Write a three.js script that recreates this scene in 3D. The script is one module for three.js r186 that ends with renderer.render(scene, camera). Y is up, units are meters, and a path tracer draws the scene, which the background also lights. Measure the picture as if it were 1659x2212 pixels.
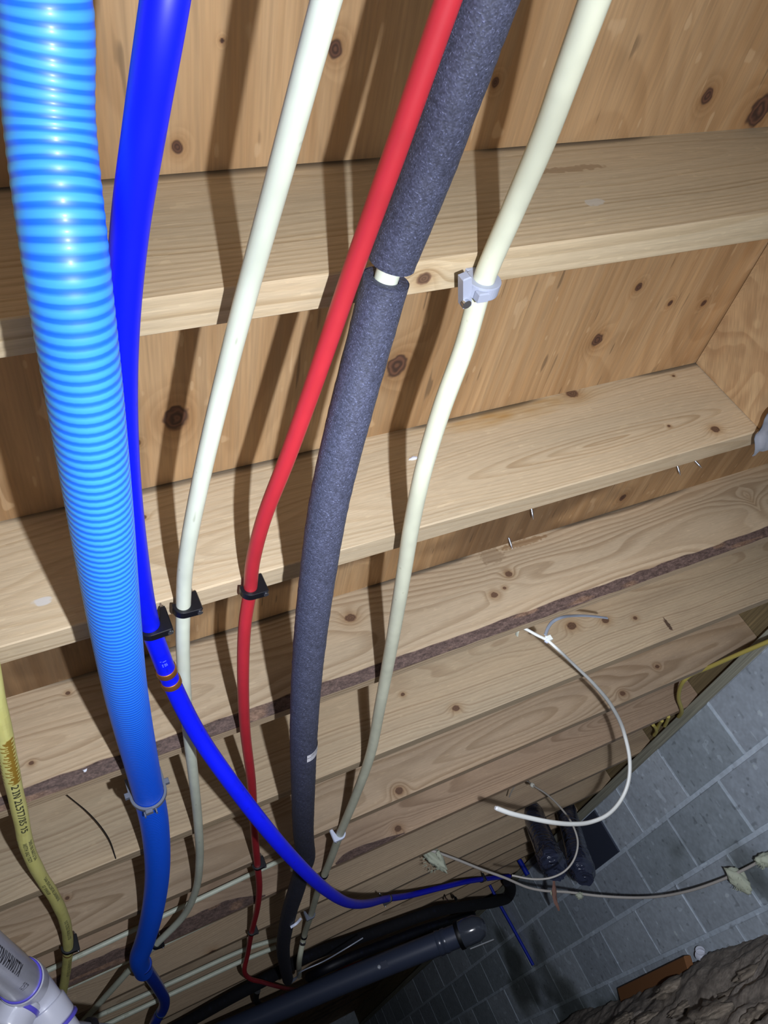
import * as THREE from 'three';
import { mergeGeometries, mergeVertices } from 'three/addons/utils/BufferGeometryUtils.js';
import { RectAreaLightUniformsLib } from 'three/addons/lights/RectAreaLightUniformsLib.js';

// ---------------------------------------------------------------- camera, light, exposure
const scene = new THREE.Scene();
scene.background = new THREE.Color(0x000000);
const FOCAL = 1740, CX = 829.5, CY = 1106, EYE = 0.55;           // pixels, pixels, metres above y = 0
// rows: along the joists (x), up (y), away along the pipes (-z), each in camera terms (right, down, forward)
const ROT = [[0.8898879, -0.2409324, 0.3873642], [-0.4255062, -0.7445093, 0.5144419], [-0.1644505, 0.6226215, 0.765048]];
const W3 = (along, up, away) => new THREE.Vector3(along, up + EYE, -away);
const camera = new THREE.PerspectiveCamera(2 * Math.atan(1106 / FOCAL) * 180 / Math.PI, 1659 / 2212, 0.02, 40);
{
  const m = new THREE.Matrix4().makeBasis(
    new THREE.Vector3(ROT[0][0], ROT[1][0], -ROT[2][0]),
    new THREE.Vector3(-ROT[0][1], -ROT[1][1], ROT[2][1]),
    new THREE.Vector3(-ROT[0][2], -ROT[1][2], ROT[2][2]));
  camera.quaternion.setFromRotationMatrix(m);
  camera.position.copy(W3(0, 0, 0));
  camera.updateMatrixWorld();
}
scene.add(camera);
const renderer = new THREE.WebGLRenderer({ antialias: true });
renderer.toneMapping = THREE.LinearToneMapping;
renderer.toneMappingExposure = 1.0;
renderer.shadowMap.enabled = true;
renderer.shadowMap.type = THREE.PCFSoftShadowMap;
// the hand lamp held just right of the lens: a wide flood and a tighter hot spot further down the crawl space
function lamp(name, colour, power, angle, penumbra, target, at, radius) {
  const l = new THREE.SpotLight(colour, power, 0, angle, penumbra, 2);
  l.name = name; l.position.copy(at); l.target.position.copy(target);
  l.castShadow = true; l.shadow.mapSize.set(2048, 2048); l.shadow.radius = radius; l.shadow.camera.near = 0.02; l.shadow.bias = -0.0005;
  scene.add(l, l.target);
}
const LAMP = W3(0.09, -0.12, 0.0);
{
  const l = new THREE.PointLight(0xeaf1ff, 1.95, 0, 2); l.name = 'hand_lamp_flood'; l.position.copy(LAMP); l.castShadow = true;
  l.shadow.mapSize.set(1024, 1024); l.shadow.radius = 0.35; l.shadow.camera.near = 0.02; l.shadow.bias = -0.0005; scene.add(l);
}
lamp('hand_lamp_beam', 0xeaf1ff, 4.6, 0.85, 1, W3(0.75, 0.46, 2.0), LAMP, 0.35);
lamp('hand_lamp_spot', 0xeef2ff, 6.5, 0.47, 1, W3(1.75, 0.25, 2.9), LAMP, 1.6);

// ---------------------------------------------------------------- helpers
const H = 0.658, HB = 0.4935;            // underside of the subfloor and of the joists above the eye
const PITCH = 0.4068, FAR1 = 0.4173, THICK = 0.034;
const dirOf = (px, py) => { const x = px - CX, y = py - CY; return ROT.map(r => r[0] * x + r[1] * y + r[2] * FOCAL); };
const scaled = (d, k) => W3(d[0] * k, d[1] * k, d[2] * k);
const atUp = (px, py, up) => { const d = dirOf(px, py); return scaled(d, up / d[1]); };      // where the sight line reaches a height
const atAway = (px, py, away) => { const d = dirOf(px, py); return scaled(d, away / d[2]); };
const atAlong = (px, py, along) => { const d = dirOf(px, py); return scaled(d, along / d[0]); };
const atDepth = (px, py, z) => scaled(dirOf(px, py), z / FOCAL);
const pixelSize = (p) => { const v = p.clone().sub(camera.position); return v.dot(new THREE.Vector3(ROT[0][2], ROT[1][2], -ROT[2][2])) / FOCAL; };

function rng(seed) { let a = seed >>> 0; return () => { a = (a + 0x6D2B79F5) | 0; let t = Math.imul(a ^ (a >>> 15), 1 | a); t = (t + Math.imul(t ^ (t >>> 7), 61 | t)) ^ t; return ((t ^ (t >>> 14)) >>> 0) / 4294967296; }; }
const TAB = new Float32Array(65536); { const r = rng(7); for (let i = 0; i < 65536; i++) TAB[i] = r() * 2 - 1; }
const hsh = (x, y, z) => TAB[(Math.imul(x, 73856093) ^ Math.imul(y, 19349663) ^ Math.imul(z, 83492791)) >>> 7 & 65535];
function n3(x, y, z) {
  const xi = Math.floor(x), yi = Math.floor(y), zi = Math.floor(z);
  let u = x - xi, v = y - yi, w = z - zi; u = u * u * (3 - 2 * u); v = v * v * (3 - 2 * v); w = w * w * (3 - 2 * w);
  const a = hsh(xi, yi, zi), b = hsh(xi + 1, yi, zi), c = hsh(xi, yi + 1, zi), d = hsh(xi + 1, yi + 1, zi);
  const e = hsh(xi, yi, zi + 1), f = hsh(xi + 1, yi, zi + 1), g = hsh(xi, yi + 1, zi + 1), h = hsh(xi + 1, yi + 1, zi + 1);
  const p = a + (b - a) * u, q = c + (d - c) * u, r = e + (f - e) * u, s = g + (h - g) * u;
  const t = p + (q - p) * v, o = r + (s - r) * v; return t + (o - t) * w;
}
function n2(x, y, k = 0) {
  const xi = Math.floor(x), yi = Math.floor(y); let u = x - xi, v = y - yi; u = u * u * (3 - 2 * u); v = v * v * (3 - 2 * v);
  const a = hsh(xi, yi, k), b = hsh(xi + 1, yi, k), c = hsh(xi, yi + 1, k), d = hsh(xi + 1, yi + 1, k);
  const p = a + (b - a) * u, q = c + (d - c) * u; return p + (q - p) * v;
}
const fbm3 = (x, y, z) => n3(x, y, z) * 0.55 + n3(x * 2.1, y * 2.1, z * 2.1 + 9) * 0.3 + n3(x * 4.3, y * 4.3, z * 4.3 + 17) * 0.15;
const fbm2 = (x, y, k = 0) => n2(x, y, k) * 0.55 + n2(x * 2.1, y * 2.1, k + 1) * 0.3 + n2(x * 4.3, y * 4.3, k + 2) * 0.15;
const sm = (a, b, x) => { const t = Math.min(1, Math.max(0, (x - a) / (b - a))); return t * t * (3 - 2 * t); };
const mix = (a, b, t) => a + (b - a) * t;
function texture(w, h, fn, srgb = true) {
  const d = new Uint8Array(w * h * 4), c = [0, 0, 0];
  for (let j = 0, k = 0; j < h; j++) for (let i = 0; i < w; i++, k += 4) { fn(i, j, c); d[k] = Math.max(0, Math.min(255, c[0])); d[k + 1] = Math.max(0, Math.min(255, c[1])); d[k + 2] = Math.max(0, Math.min(255, c[2])); d[k + 3] = 255; }
  const t = new THREE.DataTexture(d, w, h, THREE.RGBAFormat); t.colorSpace = srgb ? THREE.SRGBColorSpace : THREE.NoColorSpace;
  t.magFilter = THREE.LinearFilter; t.minFilter = THREE.LinearMipmapLinearFilter; t.generateMipmaps = true; t.wrapS = t.wrapT = THREE.MirroredRepeatWrapping; t.needsUpdate = true; return t;
}
const std = (o) => new THREE.MeshStandardMaterial(o);
const phys = (o) => new THREE.MeshPhysicalMaterial(o);

const taken = new Map();
function numbered(name) { const n = taken.get(name) || 0; taken.set(name, n + 1); return n ? `${name}_${String(n).padStart(3, '0')}` : name; }
function tag(o, label, category, group) { o.userData.label = label; o.userData.category = category; if (group) o.userData.group = group; return o; }
function thing(name, label, category, at, group) { const g = new THREE.Group(); g.name = numbered(name); if (at) g.position.copy(at); scene.add(g); return tag(g, label, category, group); }
const localNames = new WeakMap();
function part(parent, name, geo, mat, label) {                  // geometry is given in world terms and moved into its parent's frame
  const m = new THREE.Mesh(geo, mat); let t = localNames.get(parent); if (!t) localNames.set(parent, t = new Map());
  const n = t.get(name) || 0; t.set(name, n + 1); m.name = n ? `${name}_${String(n).padStart(3, '0')}` : name;
  let o = new THREE.Vector3(), p = parent; while (p && p !== scene) { o.add(p.position); p = p.parent; }
  m.position.copy(o).negate();
  if (label) m.userData.label = label; parent.add(m); return m;
}
function single(name, geo, mat, label, category, group) { const m = new THREE.Mesh(geo, mat); m.name = numbered(name); scene.add(m); return tag(m, label, category, group); }
function structure(o, name) { o.name = name; o.userData.kind = 'structure'; scene.add(o); return o; }

// a round pipe swept along a smooth curve, uv in metres
function sweep(pts, radius, o = {}) {
  const { step = 0.008, rad = 14, cap = true, wave = null, colour = null, squash = 1, start = 0, end = 0, tension } = o;
  pts = pts.map(p => p.clone());
  if (start) pts.unshift(pts[0].clone().add(pts[0].clone().sub(pts[1]).normalize().multiplyScalar(start)));
  if (end) { const n = pts.length; pts.push(pts[n - 1].clone().add(pts[n - 1].clone().sub(pts[n - 2]).normalize().multiplyScalar(end))); }
  const curve = new THREE.CatmullRomCurve3(pts, false, 'centripetal');
  curve.arcLengthDivisions = Math.max(400, pts.length * 4);
  const len = curve.getLength(), N = Math.max(4, Math.ceil(len / step));
  const P = curve.getSpacedPoints(N), pos = [], uv = [], col = [], idx = [];
  let nrm = null; const T = new THREE.Vector3();
  for (let i = 0; i <= N; i++) {
    T.copy(P[Math.min(N, i + 1)]).sub(P[Math.max(0, i - 1)]).normalize();
    if (!nrm) { nrm = new THREE.Vector3(0, 1, 0); if (Math.abs(T.y) > 0.9) nrm.set(1, 0, 0); }
    nrm.addScaledVector(T, -nrm.dot(T)).normalize();
    const b = new THREE.Vector3().crossVectors(T, nrm), s = len * i / N;
    for (let k = 0; k <= rad; k++) {
      const a = k / rad * Math.PI * 2; let r = typeof radius === 'function' ? radius(s, len, a) : radius; if (wave) r += wave(s, a, len);
      const ca = Math.cos(a) * r, sa = Math.sin(a) * r * squash;
      pos.push(P[i].x + nrm.x * ca + b.x * sa, P[i].y + nrm.y * ca + b.y * sa, P[i].z + nrm.z * ca + b.z * sa);
      uv.push(s, k / rad * 2 * Math.PI * (typeof radius === 'function' ? 0.01 : radius));
      if (colour) { const c = colour(s, a, len, P[i]); col.push(c[0], c[1], c[2]); }
    }
  }
  const w = rad + 1;
  for (let i = 0; i < N; i++) for (let k = 0; k < rad; k++) { const a = i * w + k, c = a + w; idx.push(a, a + 1, c, c, a + 1, c + 1); }
  if (cap) for (const i of [0, N]) {
    const c = pos.length / 3; pos.push(P[i].x, P[i].y, P[i].z); uv.push(len * i / N, 0); if (colour) { const q = colour(len * i / N, 0, len, P[i]); col.push(...q); }
    for (let k = 0; k <= rad; k++) { const j = (i * w + k) * 3; pos.push(pos[j], pos[j + 1], pos[j + 2]); uv.push(uv[(i * w + k) * 2], uv[(i * w + k) * 2 + 1]); if (colour) col.push(col[j], col[j + 1], col[j + 2]); }
    for (let k = 0; k < rad; k++) i ? idx.push(c, c + 2 + k, c + 1 + k) : idx.push(c, c + 1 + k, c + 2 + k);
  }
  const g = new THREE.BufferGeometry(); g.setAttribute('position', new THREE.Float32BufferAttribute(pos, 3)); g.setAttribute('uv', new THREE.Float32BufferAttribute(uv, 2));
  if (colour) g.setAttribute('color', new THREE.Float32BufferAttribute(col, 3));
  g.setIndex(idx); g.computeVertexNormals();
  const nn = g.attributes.normal;                                 // close the seam of the normals
  for (let i = 0; i <= N; i++) { const a = i * w, b = a + rad; const v = new THREE.Vector3(nn.getX(a) + nn.getX(b), nn.getY(a) + nn.getY(b), nn.getZ(a) + nn.getZ(b)).normalize(); nn.setXYZ(a, v.x, v.y, v.z); nn.setXYZ(b, v.x, v.y, v.z); }
  g.userData = {}; g.curvePoints = P; return g;
}
const tri = (list) => list.map(([x, y, u]) => atUp(x, y, u));
function frameAt(pos, axis, up) {                                // matrix with z along the axis, y towards up
  const z = axis.clone().normalize(), y = up.clone().addScaledVector(z, -up.dot(z)).normalize(), x = new THREE.Vector3().crossVectors(y, z);
  return new THREE.Matrix4().makeBasis(x, y, z).setPosition(pos);
}
const UP = new THREE.Vector3(0, 1, 0), ALONG = new THREE.Vector3(1, 0, 0), AWAY = new THREE.Vector3(0, 0, -1);
function nearestOn(points, p) { let b = 0, d = 1e9; points.forEach((q, i) => { const e = q.distanceToSquared(p); if (e < d) { d = e; b = i; } }); const i = Math.min(points.length - 2, Math.max(1, b)); return { p: points[b].clone(), t: points[i + 1].clone().sub(points[i - 1]).normalize() }; }
function nearestToPixel(points, px, py) {
  const f = new THREE.Vector3(ROT[0][2], ROT[1][2], -ROT[2][2]), r = new THREE.Vector3(ROT[0][0], ROT[1][0], -ROT[2][0]), u = new THREE.Vector3(ROT[0][1], ROT[1][1], -ROT[2][1]);
  let b = 0, d = 1e9; points.forEach((q, i) => { const v = q.clone().sub(camera.position), z = v.dot(f); if (z < 0.05) return; const e = Math.hypot(CX + FOCAL * v.dot(r) / z - px, CY + FOCAL * v.dot(u) / z - py); if (e < d) { d = e; b = i; } });
  const i = Math.min(points.length - 2, Math.max(1, b)); return { p: points[b].clone(), t: points[i + 1].clone().sub(points[i - 1]).normalize(), i: b };
}
function box(w, h, d, m) { const g = new THREE.BoxGeometry(w, h, d); if (m) g.applyMatrix4(m); return g; }
function softBox(w, h, d, bevel, m) {
  const s = new THREE.Shape(); const x = w / 2 - bevel, y = h / 2 - bevel; s.moveTo(-x, -y); s.lineTo(x, -y); s.lineTo(x, y); s.lineTo(-x, y); s.closePath();
  const g = new THREE.ExtrudeGeometry(s, { depth: d - 2 * bevel, bevelEnabled: true, bevelSize: bevel, bevelThickness: bevel, bevelSegments: 1 }); g.translate(0, 0, -d / 2 + bevel); if (m) g.applyMatrix4(m); return g;
}
const M4 = (x, y, z) => new THREE.Matrix4().makeTranslation(x, y, z);

// ---------------------------------------------------------------- wood
const toBoard = (px, py, away) => { const d = dirOf(px, py), k = away / d[2]; return [d[0] * k, H - d[1] * k]; };     // on a joist's face: along, down from the subfloor
const toUnder = (px, py) => { const d = dirOf(px, py), k = HB / d[1]; return [d[0] * k, d[2] * k]; };
const toFloor = (px, py) => { const d = dirOf(px, py), k = H / d[1]; return [d[0] * k, d[2] * k, k]; };
const DEPTH = H - HB;
function joistTexture(o) {
  const { seed, x0, x1, w = 2048, early, late, ring = 0.0052, pith = [0.09, -0.05], slope = 0.03, wave = 0.012, knots = [], spots = [], wane = null, resin = null, stain = 0 } = o;
  const rows = 400, total = DEPTH + THICK, sx = (x1 - x0) / w, sy = total / rows, q = seed * 3.71;
  return texture(w, rows, (i, j, c) => {
    const x = x0 + (i + 0.5) * sx, s = (j + 0.5) * sy;
    let y = s, z = 0; if (s > DEPTH) { y = DEPTH; z = s - DEPTH; }
    let ry = y - pith[0] - n2(x * 0.8, q) * 0.02, rz = z - pith[1] - slope * x - n2(x * 0.6, q + 5) * 0.015;
    let r = Math.hypot(ry, rz) + wave * n3(x * 2.2 + q, y * 9, z * 9) + wave * 0.35 * n3(x * 7 + q, y * 34, z * 34);
    let kd = 0, kc = 0, kr = 0;
    for (const k of knots) { const dx = (x - k[0]) / 1.25, dy = s - k[1], R = k[2], d2 = dx * dx + dy * dy; if (d2 > R * R * 60) continue; const d = Math.sqrt(d2) + R * 0.12 * n2(x * 300, s * 300, 3); const e = Math.exp(-d2 / (R * R * 5)); r += e * R * 2.2; if (d < R * 1.12) { kd = Math.max(kd, 1 - sm(R * 0.82, R * 1.12, d)); kc = d / R; } kr = Math.max(kr, Math.exp(-d2 / (R * R * 3.2))); }
    const f = r / ring, t = f - Math.floor(f), band = Math.floor(f);
    const dark = sm(0.25, 0.86, t) * (1 - sm(0.9, 1.0, t)) * (0.55 + 0.45 * hsh(band, seed, 2));
    const fib = n2(x * 14, s * 1500, 1) * 0.5 + n2(x * 45, s * 700, 2) * 0.5, broad = fbm2(x * 1.6 + q, s * 12, 4), pore = n2(x * 120, s * 2600, 6);
    let m = Math.min(1, Math.max(0, dark * 0.85 + 0.05 * fib));
    let R = mix(early[0], late[0], m), G = mix(early[1], late[1], m), B = mix(early[2], late[2], m);
    const lum = 1 + 0.055 * fib + 0.07 * broad + 0.03 * pore; R *= lum; G *= lum * (1 - 0.015 * broad); B *= lum * (1 - 0.03 * broad);
    const fleck = n2(x * 60 + q, s * 420, 8); if (fleck > 0.76) { R += 8; G += 8; B += 6; }
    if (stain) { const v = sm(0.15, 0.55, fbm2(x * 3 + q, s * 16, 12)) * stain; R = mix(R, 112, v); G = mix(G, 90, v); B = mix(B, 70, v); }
    if (resin) { const dx = (x - resin[0]) / resin[2], dy = (s - resin[1]) / resin[3], v = Math.exp(-dx * dx - dy * dy) * 0.6 * (0.7 + 0.5 * n2(x * 40, s * 160, 5)); R = mix(R, 176, v); G = mix(G, 118, v); B = mix(B, 38, v); }
    if (kr > 0.02) { R = mix(R, R * 0.86, kr); G = mix(G, G * 0.78, kr); B = mix(B, B * 0.68, kr); }
    if (kd > 0) { const ringk = 0.5 + 0.5 * Math.sin(kc * 16), v = 0.8 + 0.25 * ringk; R = mix(R, 112 * v, kd * 0.9); G = mix(G, 78 * v, kd * 0.9); B = mix(B, 54 * v, kd * 0.9); }
    for (const p of spots) { const dx = (x - p[0]) / p[2], dy = (s - p[1]) / p[3], v = 1 - sm(0.5, 1.05, dx * dx + dy * dy + 0.5 * n2(x * 260, s * 300, 9)); if (v > 0) { R = mix(R, p[4], v * p[7]); G = mix(G, p[5], v * p[7]); B = mix(B, p[6], v * p[7]); } }
    if (wane) { const cw = wane(x), a = s - (DEPTH - cw), b = (DEPTH + cw * 0.55) - s, ed = 0.0016 * n2(x * 34, s * 90, 7); if (cw > 0.004) { const v = sm(-0.001, 0.0012, a + ed) * sm(-0.001, 0.0015, b + ed); const nn = fbm2(x * 120, s * 260, 3), g2 = n2(x * 500, s * 600, 2), lite = 0.6 * sm(0.45, 0.75, n2(x * 17, s * 60, 14)); R = mix(R, 94 + 30 * nn + 16 * g2 + 56 * lite, v); G = mix(G, 72 + 26 * nn + 14 * g2 + 40 * lite, v); B = mix(B, 62 + 24 * nn + 12 * g2 + 18 * lite, v); } }
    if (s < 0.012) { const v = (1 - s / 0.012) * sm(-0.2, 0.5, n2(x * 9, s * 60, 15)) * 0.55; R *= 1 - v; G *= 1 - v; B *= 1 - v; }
    const gl = (R + G + B) / 3; c[0] = (R + (gl - R) * 0.1) * 0.96; c[1] = (G + (gl - G) * 0.1) * 0.96; c[2] = (B + (gl - B) * 0.1) * 0.97;
  });
}
function joistGeometry(away0, x0, x1, tx0, tx1, chamfer) {       // near face, chamfer, underside, chamfer, far face, top
  const N = 90, total = DEPTH + THICK, top = H, pos = [], uv = [], idx = [];
  const rowPts = (x) => { const c = chamfer(x); return [[away0, top, 0], [away0, HB + c, DEPTH - c], [away0 + c * 0.6, HB, DEPTH + c * 0.55], [away0 + THICK - 0.0015, HB, DEPTH + THICK - 0.0015], [away0 + THICK, HB + 0.0015, DEPTH + THICK], [away0 + THICK, top, DEPTH * 0.1]]; };
  for (let side = 0; side < 5; side++) {
    const b = pos.length / 3;
    for (let i = 0; i <= N; i++) { const x = mix(x0, x1, i / N), r = rowPts(x); for (const k of [side, side + 1]) { const p = W3(x, r[k][1], r[k][0]); pos.push(p.x, p.y, p.z); uv.push((x - tx0) / (tx1 - tx0), (r[k][2]) / total); } }
    for (let i = 0; i < N; i++) { const a = b + i * 2; idx.push(a, a + 1, a + 2, a + 2, a + 1, a + 3); }
  }
  for (const x of [x0, x1]) { const b = pos.length / 3, r = rowPts(x); r.forEach(q => { const p = W3(x, q[1], q[0]); pos.push(p.x, p.y, p.z); uv.push((x + q[0] - tx0) / (tx1 - tx0), (H - q[1]) / total); }); for (let k = 1; k < 5; k++) x === x1 ? idx.push(b, b + k, b + k + 1) : idx.push(b, b + k + 1, b + k); }
  { const b = pos.length / 3; for (const x of [x0, x1]) for (const a of [away0, away0 + THICK]) { const p = W3(x, top, a); pos.push(p.x, p.y, p.z); uv.push((x - tx0) / (tx1 - tx0), 0.01); } idx.push(b, b + 2, b + 1, b + 1, b + 2, b + 3); }
  const g = new THREE.BufferGeometry(); g.setAttribute('position', new THREE.Float32BufferAttribute(pos, 3)); g.setAttribute('uv', new THREE.Float32BufferAttribute(uv, 2)); g.setIndex(idx); g.computeVertexNormals(); return g;
}

// ---------------------------------------------------------------- ceiling: plywood subfloor in sheets
const plyKnots = [[380, 903, 30], [857, 790, 26], [725, 105, 17], [1640, 240, 30], [1528, 208, 15], [1070, 178, 10], [1290, 735, 15], [383, 318, 13], [1380, 620, 9], [1448, 655, 6], [1520, 655, 7], [480, 88, 5], [296, 957, 8], [1075, 1095, 7], [1345, 1075, 9], [800, 1195, 9]].map(([x, y, r]) => { const p = toFloor(x, y); return [p[0], p[1], r * p[2]]; });
const PX0 = -0.35, PX1 = 1.35, PA0 = 0.05, PA1 = 1.35;
const plyMap = texture(1700, 1400, (i, j, c) => {
  const x = PX0 + (i + 0.5) / 1700 * (PX1 - PX0), a = PA0 + (j + 0.5) / 1400 * (PA1 - PA0);
  let f = 3.4 * fbm2(x * 2.8, a * 0.8, 21) + 0.5 * n2(x * 9, a * 1.3, 22) + x * 2.4; let kd = 0, kc = 0, kr = 0;
  for (const k of plyKnots) { const dx = x - k[0], da = (a - k[1]) / 1.25, R = k[2], d2 = dx * dx + da * da; if (d2 > R * R * 50) continue; const d = Math.sqrt(d2) + R * 0.15 * n2(x * 160, a * 160, 3); f += Math.exp(-d2 / (R * R * 4)) * 1.1; if (d < R * 1.1) { kd = Math.max(kd, 1 - sm(R * 0.72, R * 1.1, d)); kc = d / R; } kr = Math.max(kr, Math.exp(-d2 / (R * R * 2.6))); }
  const t = f * 3.2 - Math.floor(f * 3.2), band = sm(0.1, 0.8, t) * (1 - sm(0.86, 1, t));
  const fib = n2(x * 420, a * 7, 23), fib2 = n2(x * 130, a * 3, 24), broad = fbm2(x * 3.2, a * 1.1, 25), hatch = n2(x * 900, a * 40, 26);
  const pale = sm(0.1, 0.5, fbm2(x * 5 + 3, a * 1.3, 27));
  let m = 0.25 + band * (0.2 + 0.12 * n2(x * 4, a * 2, 31)) + 0.2 * fib2 + 0.1 * fib + 0.3 * n2(x * 20 + 1.6 * n2(x * 3, a * 2.6, 34), a * 1.1, 32) + 0.2 * n2(x * 48 + 2 * n2(x * 4, a * 3, 35), a * 1.8, 33); m = Math.max(0, Math.min(1, m));
  let R = mix(196, 150, m), G = mix(160, 114, m), B = mix(116, 74, m);
  R = mix(R, 196, pale * 0.35); G = mix(G, 168, pale * 0.35); B = mix(B, 130, pale * 0.35);
  const l = 1 + 0.06 * fib + 0.09 * broad + 0.05 * fib2 + 0.035 * hatch; R *= l; G *= l; B *= l;
  const crack = n2(x * 160, a * 14, 28); if (crack > 0.84) { const v = sm(0.84, 0.95, crack) * 0.22; R *= 1 - v; G *= 1 - v; B *= 1 - v; }
  const chip = n2(x * 110 + 7, a * 30, 29); if (chip > 0.8) { const v = sm(0.8, 0.9, chip) * 0.5; R = mix(R, 214, v); G = mix(G, 182, v); B = mix(B, 140, v); }
  if (kr > 0.02) { R *= 1 - 0.16 * kr; G *= 1 - 0.22 * kr; B *= 1 - 0.3 * kr; }
  if (kd > 0) { const v = 0.85 + 0.2 * Math.sin(kc * 13); R = mix(R, 104 * v, kd); G = mix(G, 70 * v, kd); B = mix(B, 50 * v, kd); }
  // water staining and grime in the bay beyond the second joist
  const bay = sm(0.78, 0.86, a) * sm(0.0, 0.5, fbm2(x * 4, a * 7, 30) + 0.25); R *= 1 - 0.28 * bay; G *= 1 - 0.3 * bay; B *= 1 - 0.32 * bay;
  c[0] = R; c[1] = G; c[2] = B;
});
const plyMat = std({ map: plyMap, roughness: 0.78, bumpMap: plyMap, bumpScale: 0.0012 });
const ceiling = structure(new THREE.Group(), 'ceiling');
for (const [a, b] of [[-2.4, -1.39], [-1.39, -0.17], [-0.17, 1.05], [1.05, 2.07]]) for (const [n, f] of [[-2.0, 2.395], [2.395, 4.83], [4.83, 7.26], [7.26, 9.7], [9.7, 11.1]]) {
  const g = new THREE.BoxGeometry(b - a - 0.003, 0.019, f - n - 0.003); const c = W3((a + b) / 2, H + 0.0095, (n + f) / 2); g.translate(c.x, c.y, c.z);
  const p = g.attributes.position, u = g.attributes.uv; for (let i = 0; i < p.count; i++) u.setXY(i, (p.getX(i) - PX0) / (PX1 - PX0), (-p.getZ(i) - PA0) / (PA1 - PA0));
  part(ceiling, 'plywood_sheet', g, plyMat);
}

// ---------------------------------------------------------------- walls and ground
const WALL = 1.87, WTOP = 0.4555;
const wallMap = texture(2048, 560, (i, j, c) => {
  const a = (i + 0.5) / 2048 * 8, u = -0.7 + (j + 0.5) / 560 * 1.2;
  const g = fbm2(a * 7, u * 7, 41), f = n2(a * 120, u * 120, 42), f2 = n2(a * 47, u * 47, 43), pit = n2(a * 60, u * 60, 44);
  let v = 216 + 12 * g + 9 * f + 8 * f2; if (pit > 0.72) v -= 34 * sm(0.72, 0.9, pit); const lt = n2(a * 33 + 9, u * 33, 45); if (lt > 0.8) v += 26;
  const damp = sm(0.05, 0.5, fbm2(a * 2.1 + 4, u * 3.1, 46) - 0.55 * (u + 0.02)) * 0.42; v *= 1 - damp;
  c[0] = v * (0.93 - 0.02 * damp); c[1] = v * 0.985; c[2] = v * (1.03 - 0.12 * damp);
});
const blockMats = [0xf4f4f4, 0xe9eaec, 0xffffff, 0xe0e3e3].map(c => std({ map: wallMap, color: c, roughness: 0.92, bumpMap: wallMap, bumpScale: 0.002 }));
const mortarMat = std({ map: wallMap, color: 0xffffff, roughness: 0.95 }); mortarMat.color.setRGB(1.22, 1.24, 1.26);
const wallUV = (g) => { const p = g.attributes.position, u = g.attributes.uv; for (let i = 0; i < p.count; i++) u.setXY(i, -p.getZ(i) / 8, (p.getY(i) - EYE + 0.7 + p.getX(i) * 0.3 - 0.56) / 1.2); return g; };
const wallRight = structure(new THREE.Group(), 'wall_right');
{
  const full = [-1.2, 0.002];
  const g = new THREE.BoxGeometry(0.19, 1.25, 13.1); const c = W3(WALL + 0.097, WTOP - 0.625, 4.55); g.translate(c.x, c.y, c.z); part(wallRight, 'mortar', wallUV(g), mortarMat);
  const r = rng(31);
  for (let row = 0; row < 5; row++) {
    const top = WTOP - row * 0.2 - (row ? 0.007 : 0), bot = WTOP - (row + 1) * 0.2 + 0.007, first = row % 2 ? 1.30 : 1.10;
    for (let k = 0; k < 24; k++) {
      let a = first + k * 0.4 + 0.005, b = first + (k + 1) * 0.4 - 0.005;
      if (row === 0) { if (b > 3.345 && a < 3.34) b = 3.335; else if (a > 3.34 && a < 3.76) { if (b < 3.78) continue; a = 3.765; } }
      if (b - a < 0.03) continue;
      const s = softBox(b - a, top - bot, 0.02, 0.003); s.rotateY(-Math.PI / 2); const q = W3(WALL + 0.01 + (r() - 0.5) * 0.003, (top + bot) / 2, (a + b) / 2); s.translate(q.x, q.y, q.z);
      part(wallRight, 'concrete_block', wallUV(s), blockMats[Math.floor(r() * 4)]);
    }
  }
}
const plainWall = std({ map: wallMap, roughness: 0.95 });
function wallBox(name, w, h, d, c) { const g = new THREE.BoxGeometry(w, h, d); g.translate(c.x, c.y, c.z); const p = g.attributes.position, u = g.attributes.uv; for (let i = 0; i < p.count; i++) u.setXY(i, (p.getX(i) + p.getZ(i)) / 8, (p.getY(i) + 0.2) / 1.2); structure(new THREE.Mesh(g, plainWall), name); }
wallBox('wall_left', 0.2, 1.5, 13.3, W3(-2.4, -0.06, 4.55));
wallBox('wall_far', 4.6, 1.5, 0.2, W3(-0.2, -0.06, 11.1));
wallBox('wall_back', 4.6, 1.5, 0.2, W3(-0.2, -0.06, -2.0));

const groundUp = (x, a) => -0.37 + 0.155 * sm(1.15, 1.9, x) + 0.03 * fbm2(x * 2.2, a * 2.2, 51) + (1 - 0.75 * sm(1.45, 1.86, x)) * (0.03 * n2(x * 7 + a * 3, a * 3.2 - x, 52) + 0.018 * n2(x * 17 + a * 6, a * 9, 53)) + 0.010 * fbm2(x * 30, a * 24, 54) + 0.003 * n2(x * 80, a * 80, 57);
const soilMap = texture(1024, 1024, (i, j, c) => {
  const x = i / 1024 * 2, y = j / 1024 * 2, a = fbm2(x * 5, y * 5, 61), b = n2(x * 60, y * 60, 62), d = n2(x * 190, y * 190, 63), pale = sm(0.1, 0.5, fbm2(x * 3 + 5, y * 3, 64));
  let v = 1 + 0.14 * a + 0.12 * b + 0.1 * d; c[0] = mix(150, 186, pale) * v; c[1] = mix(140, 176, pale) * v; c[2] = mix(128, 164, pale) * v;
});
const soilMat = std({ map: soilMap, roughness: 1, bumpMap: soilMap, bumpScale: 0.004 });
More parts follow.
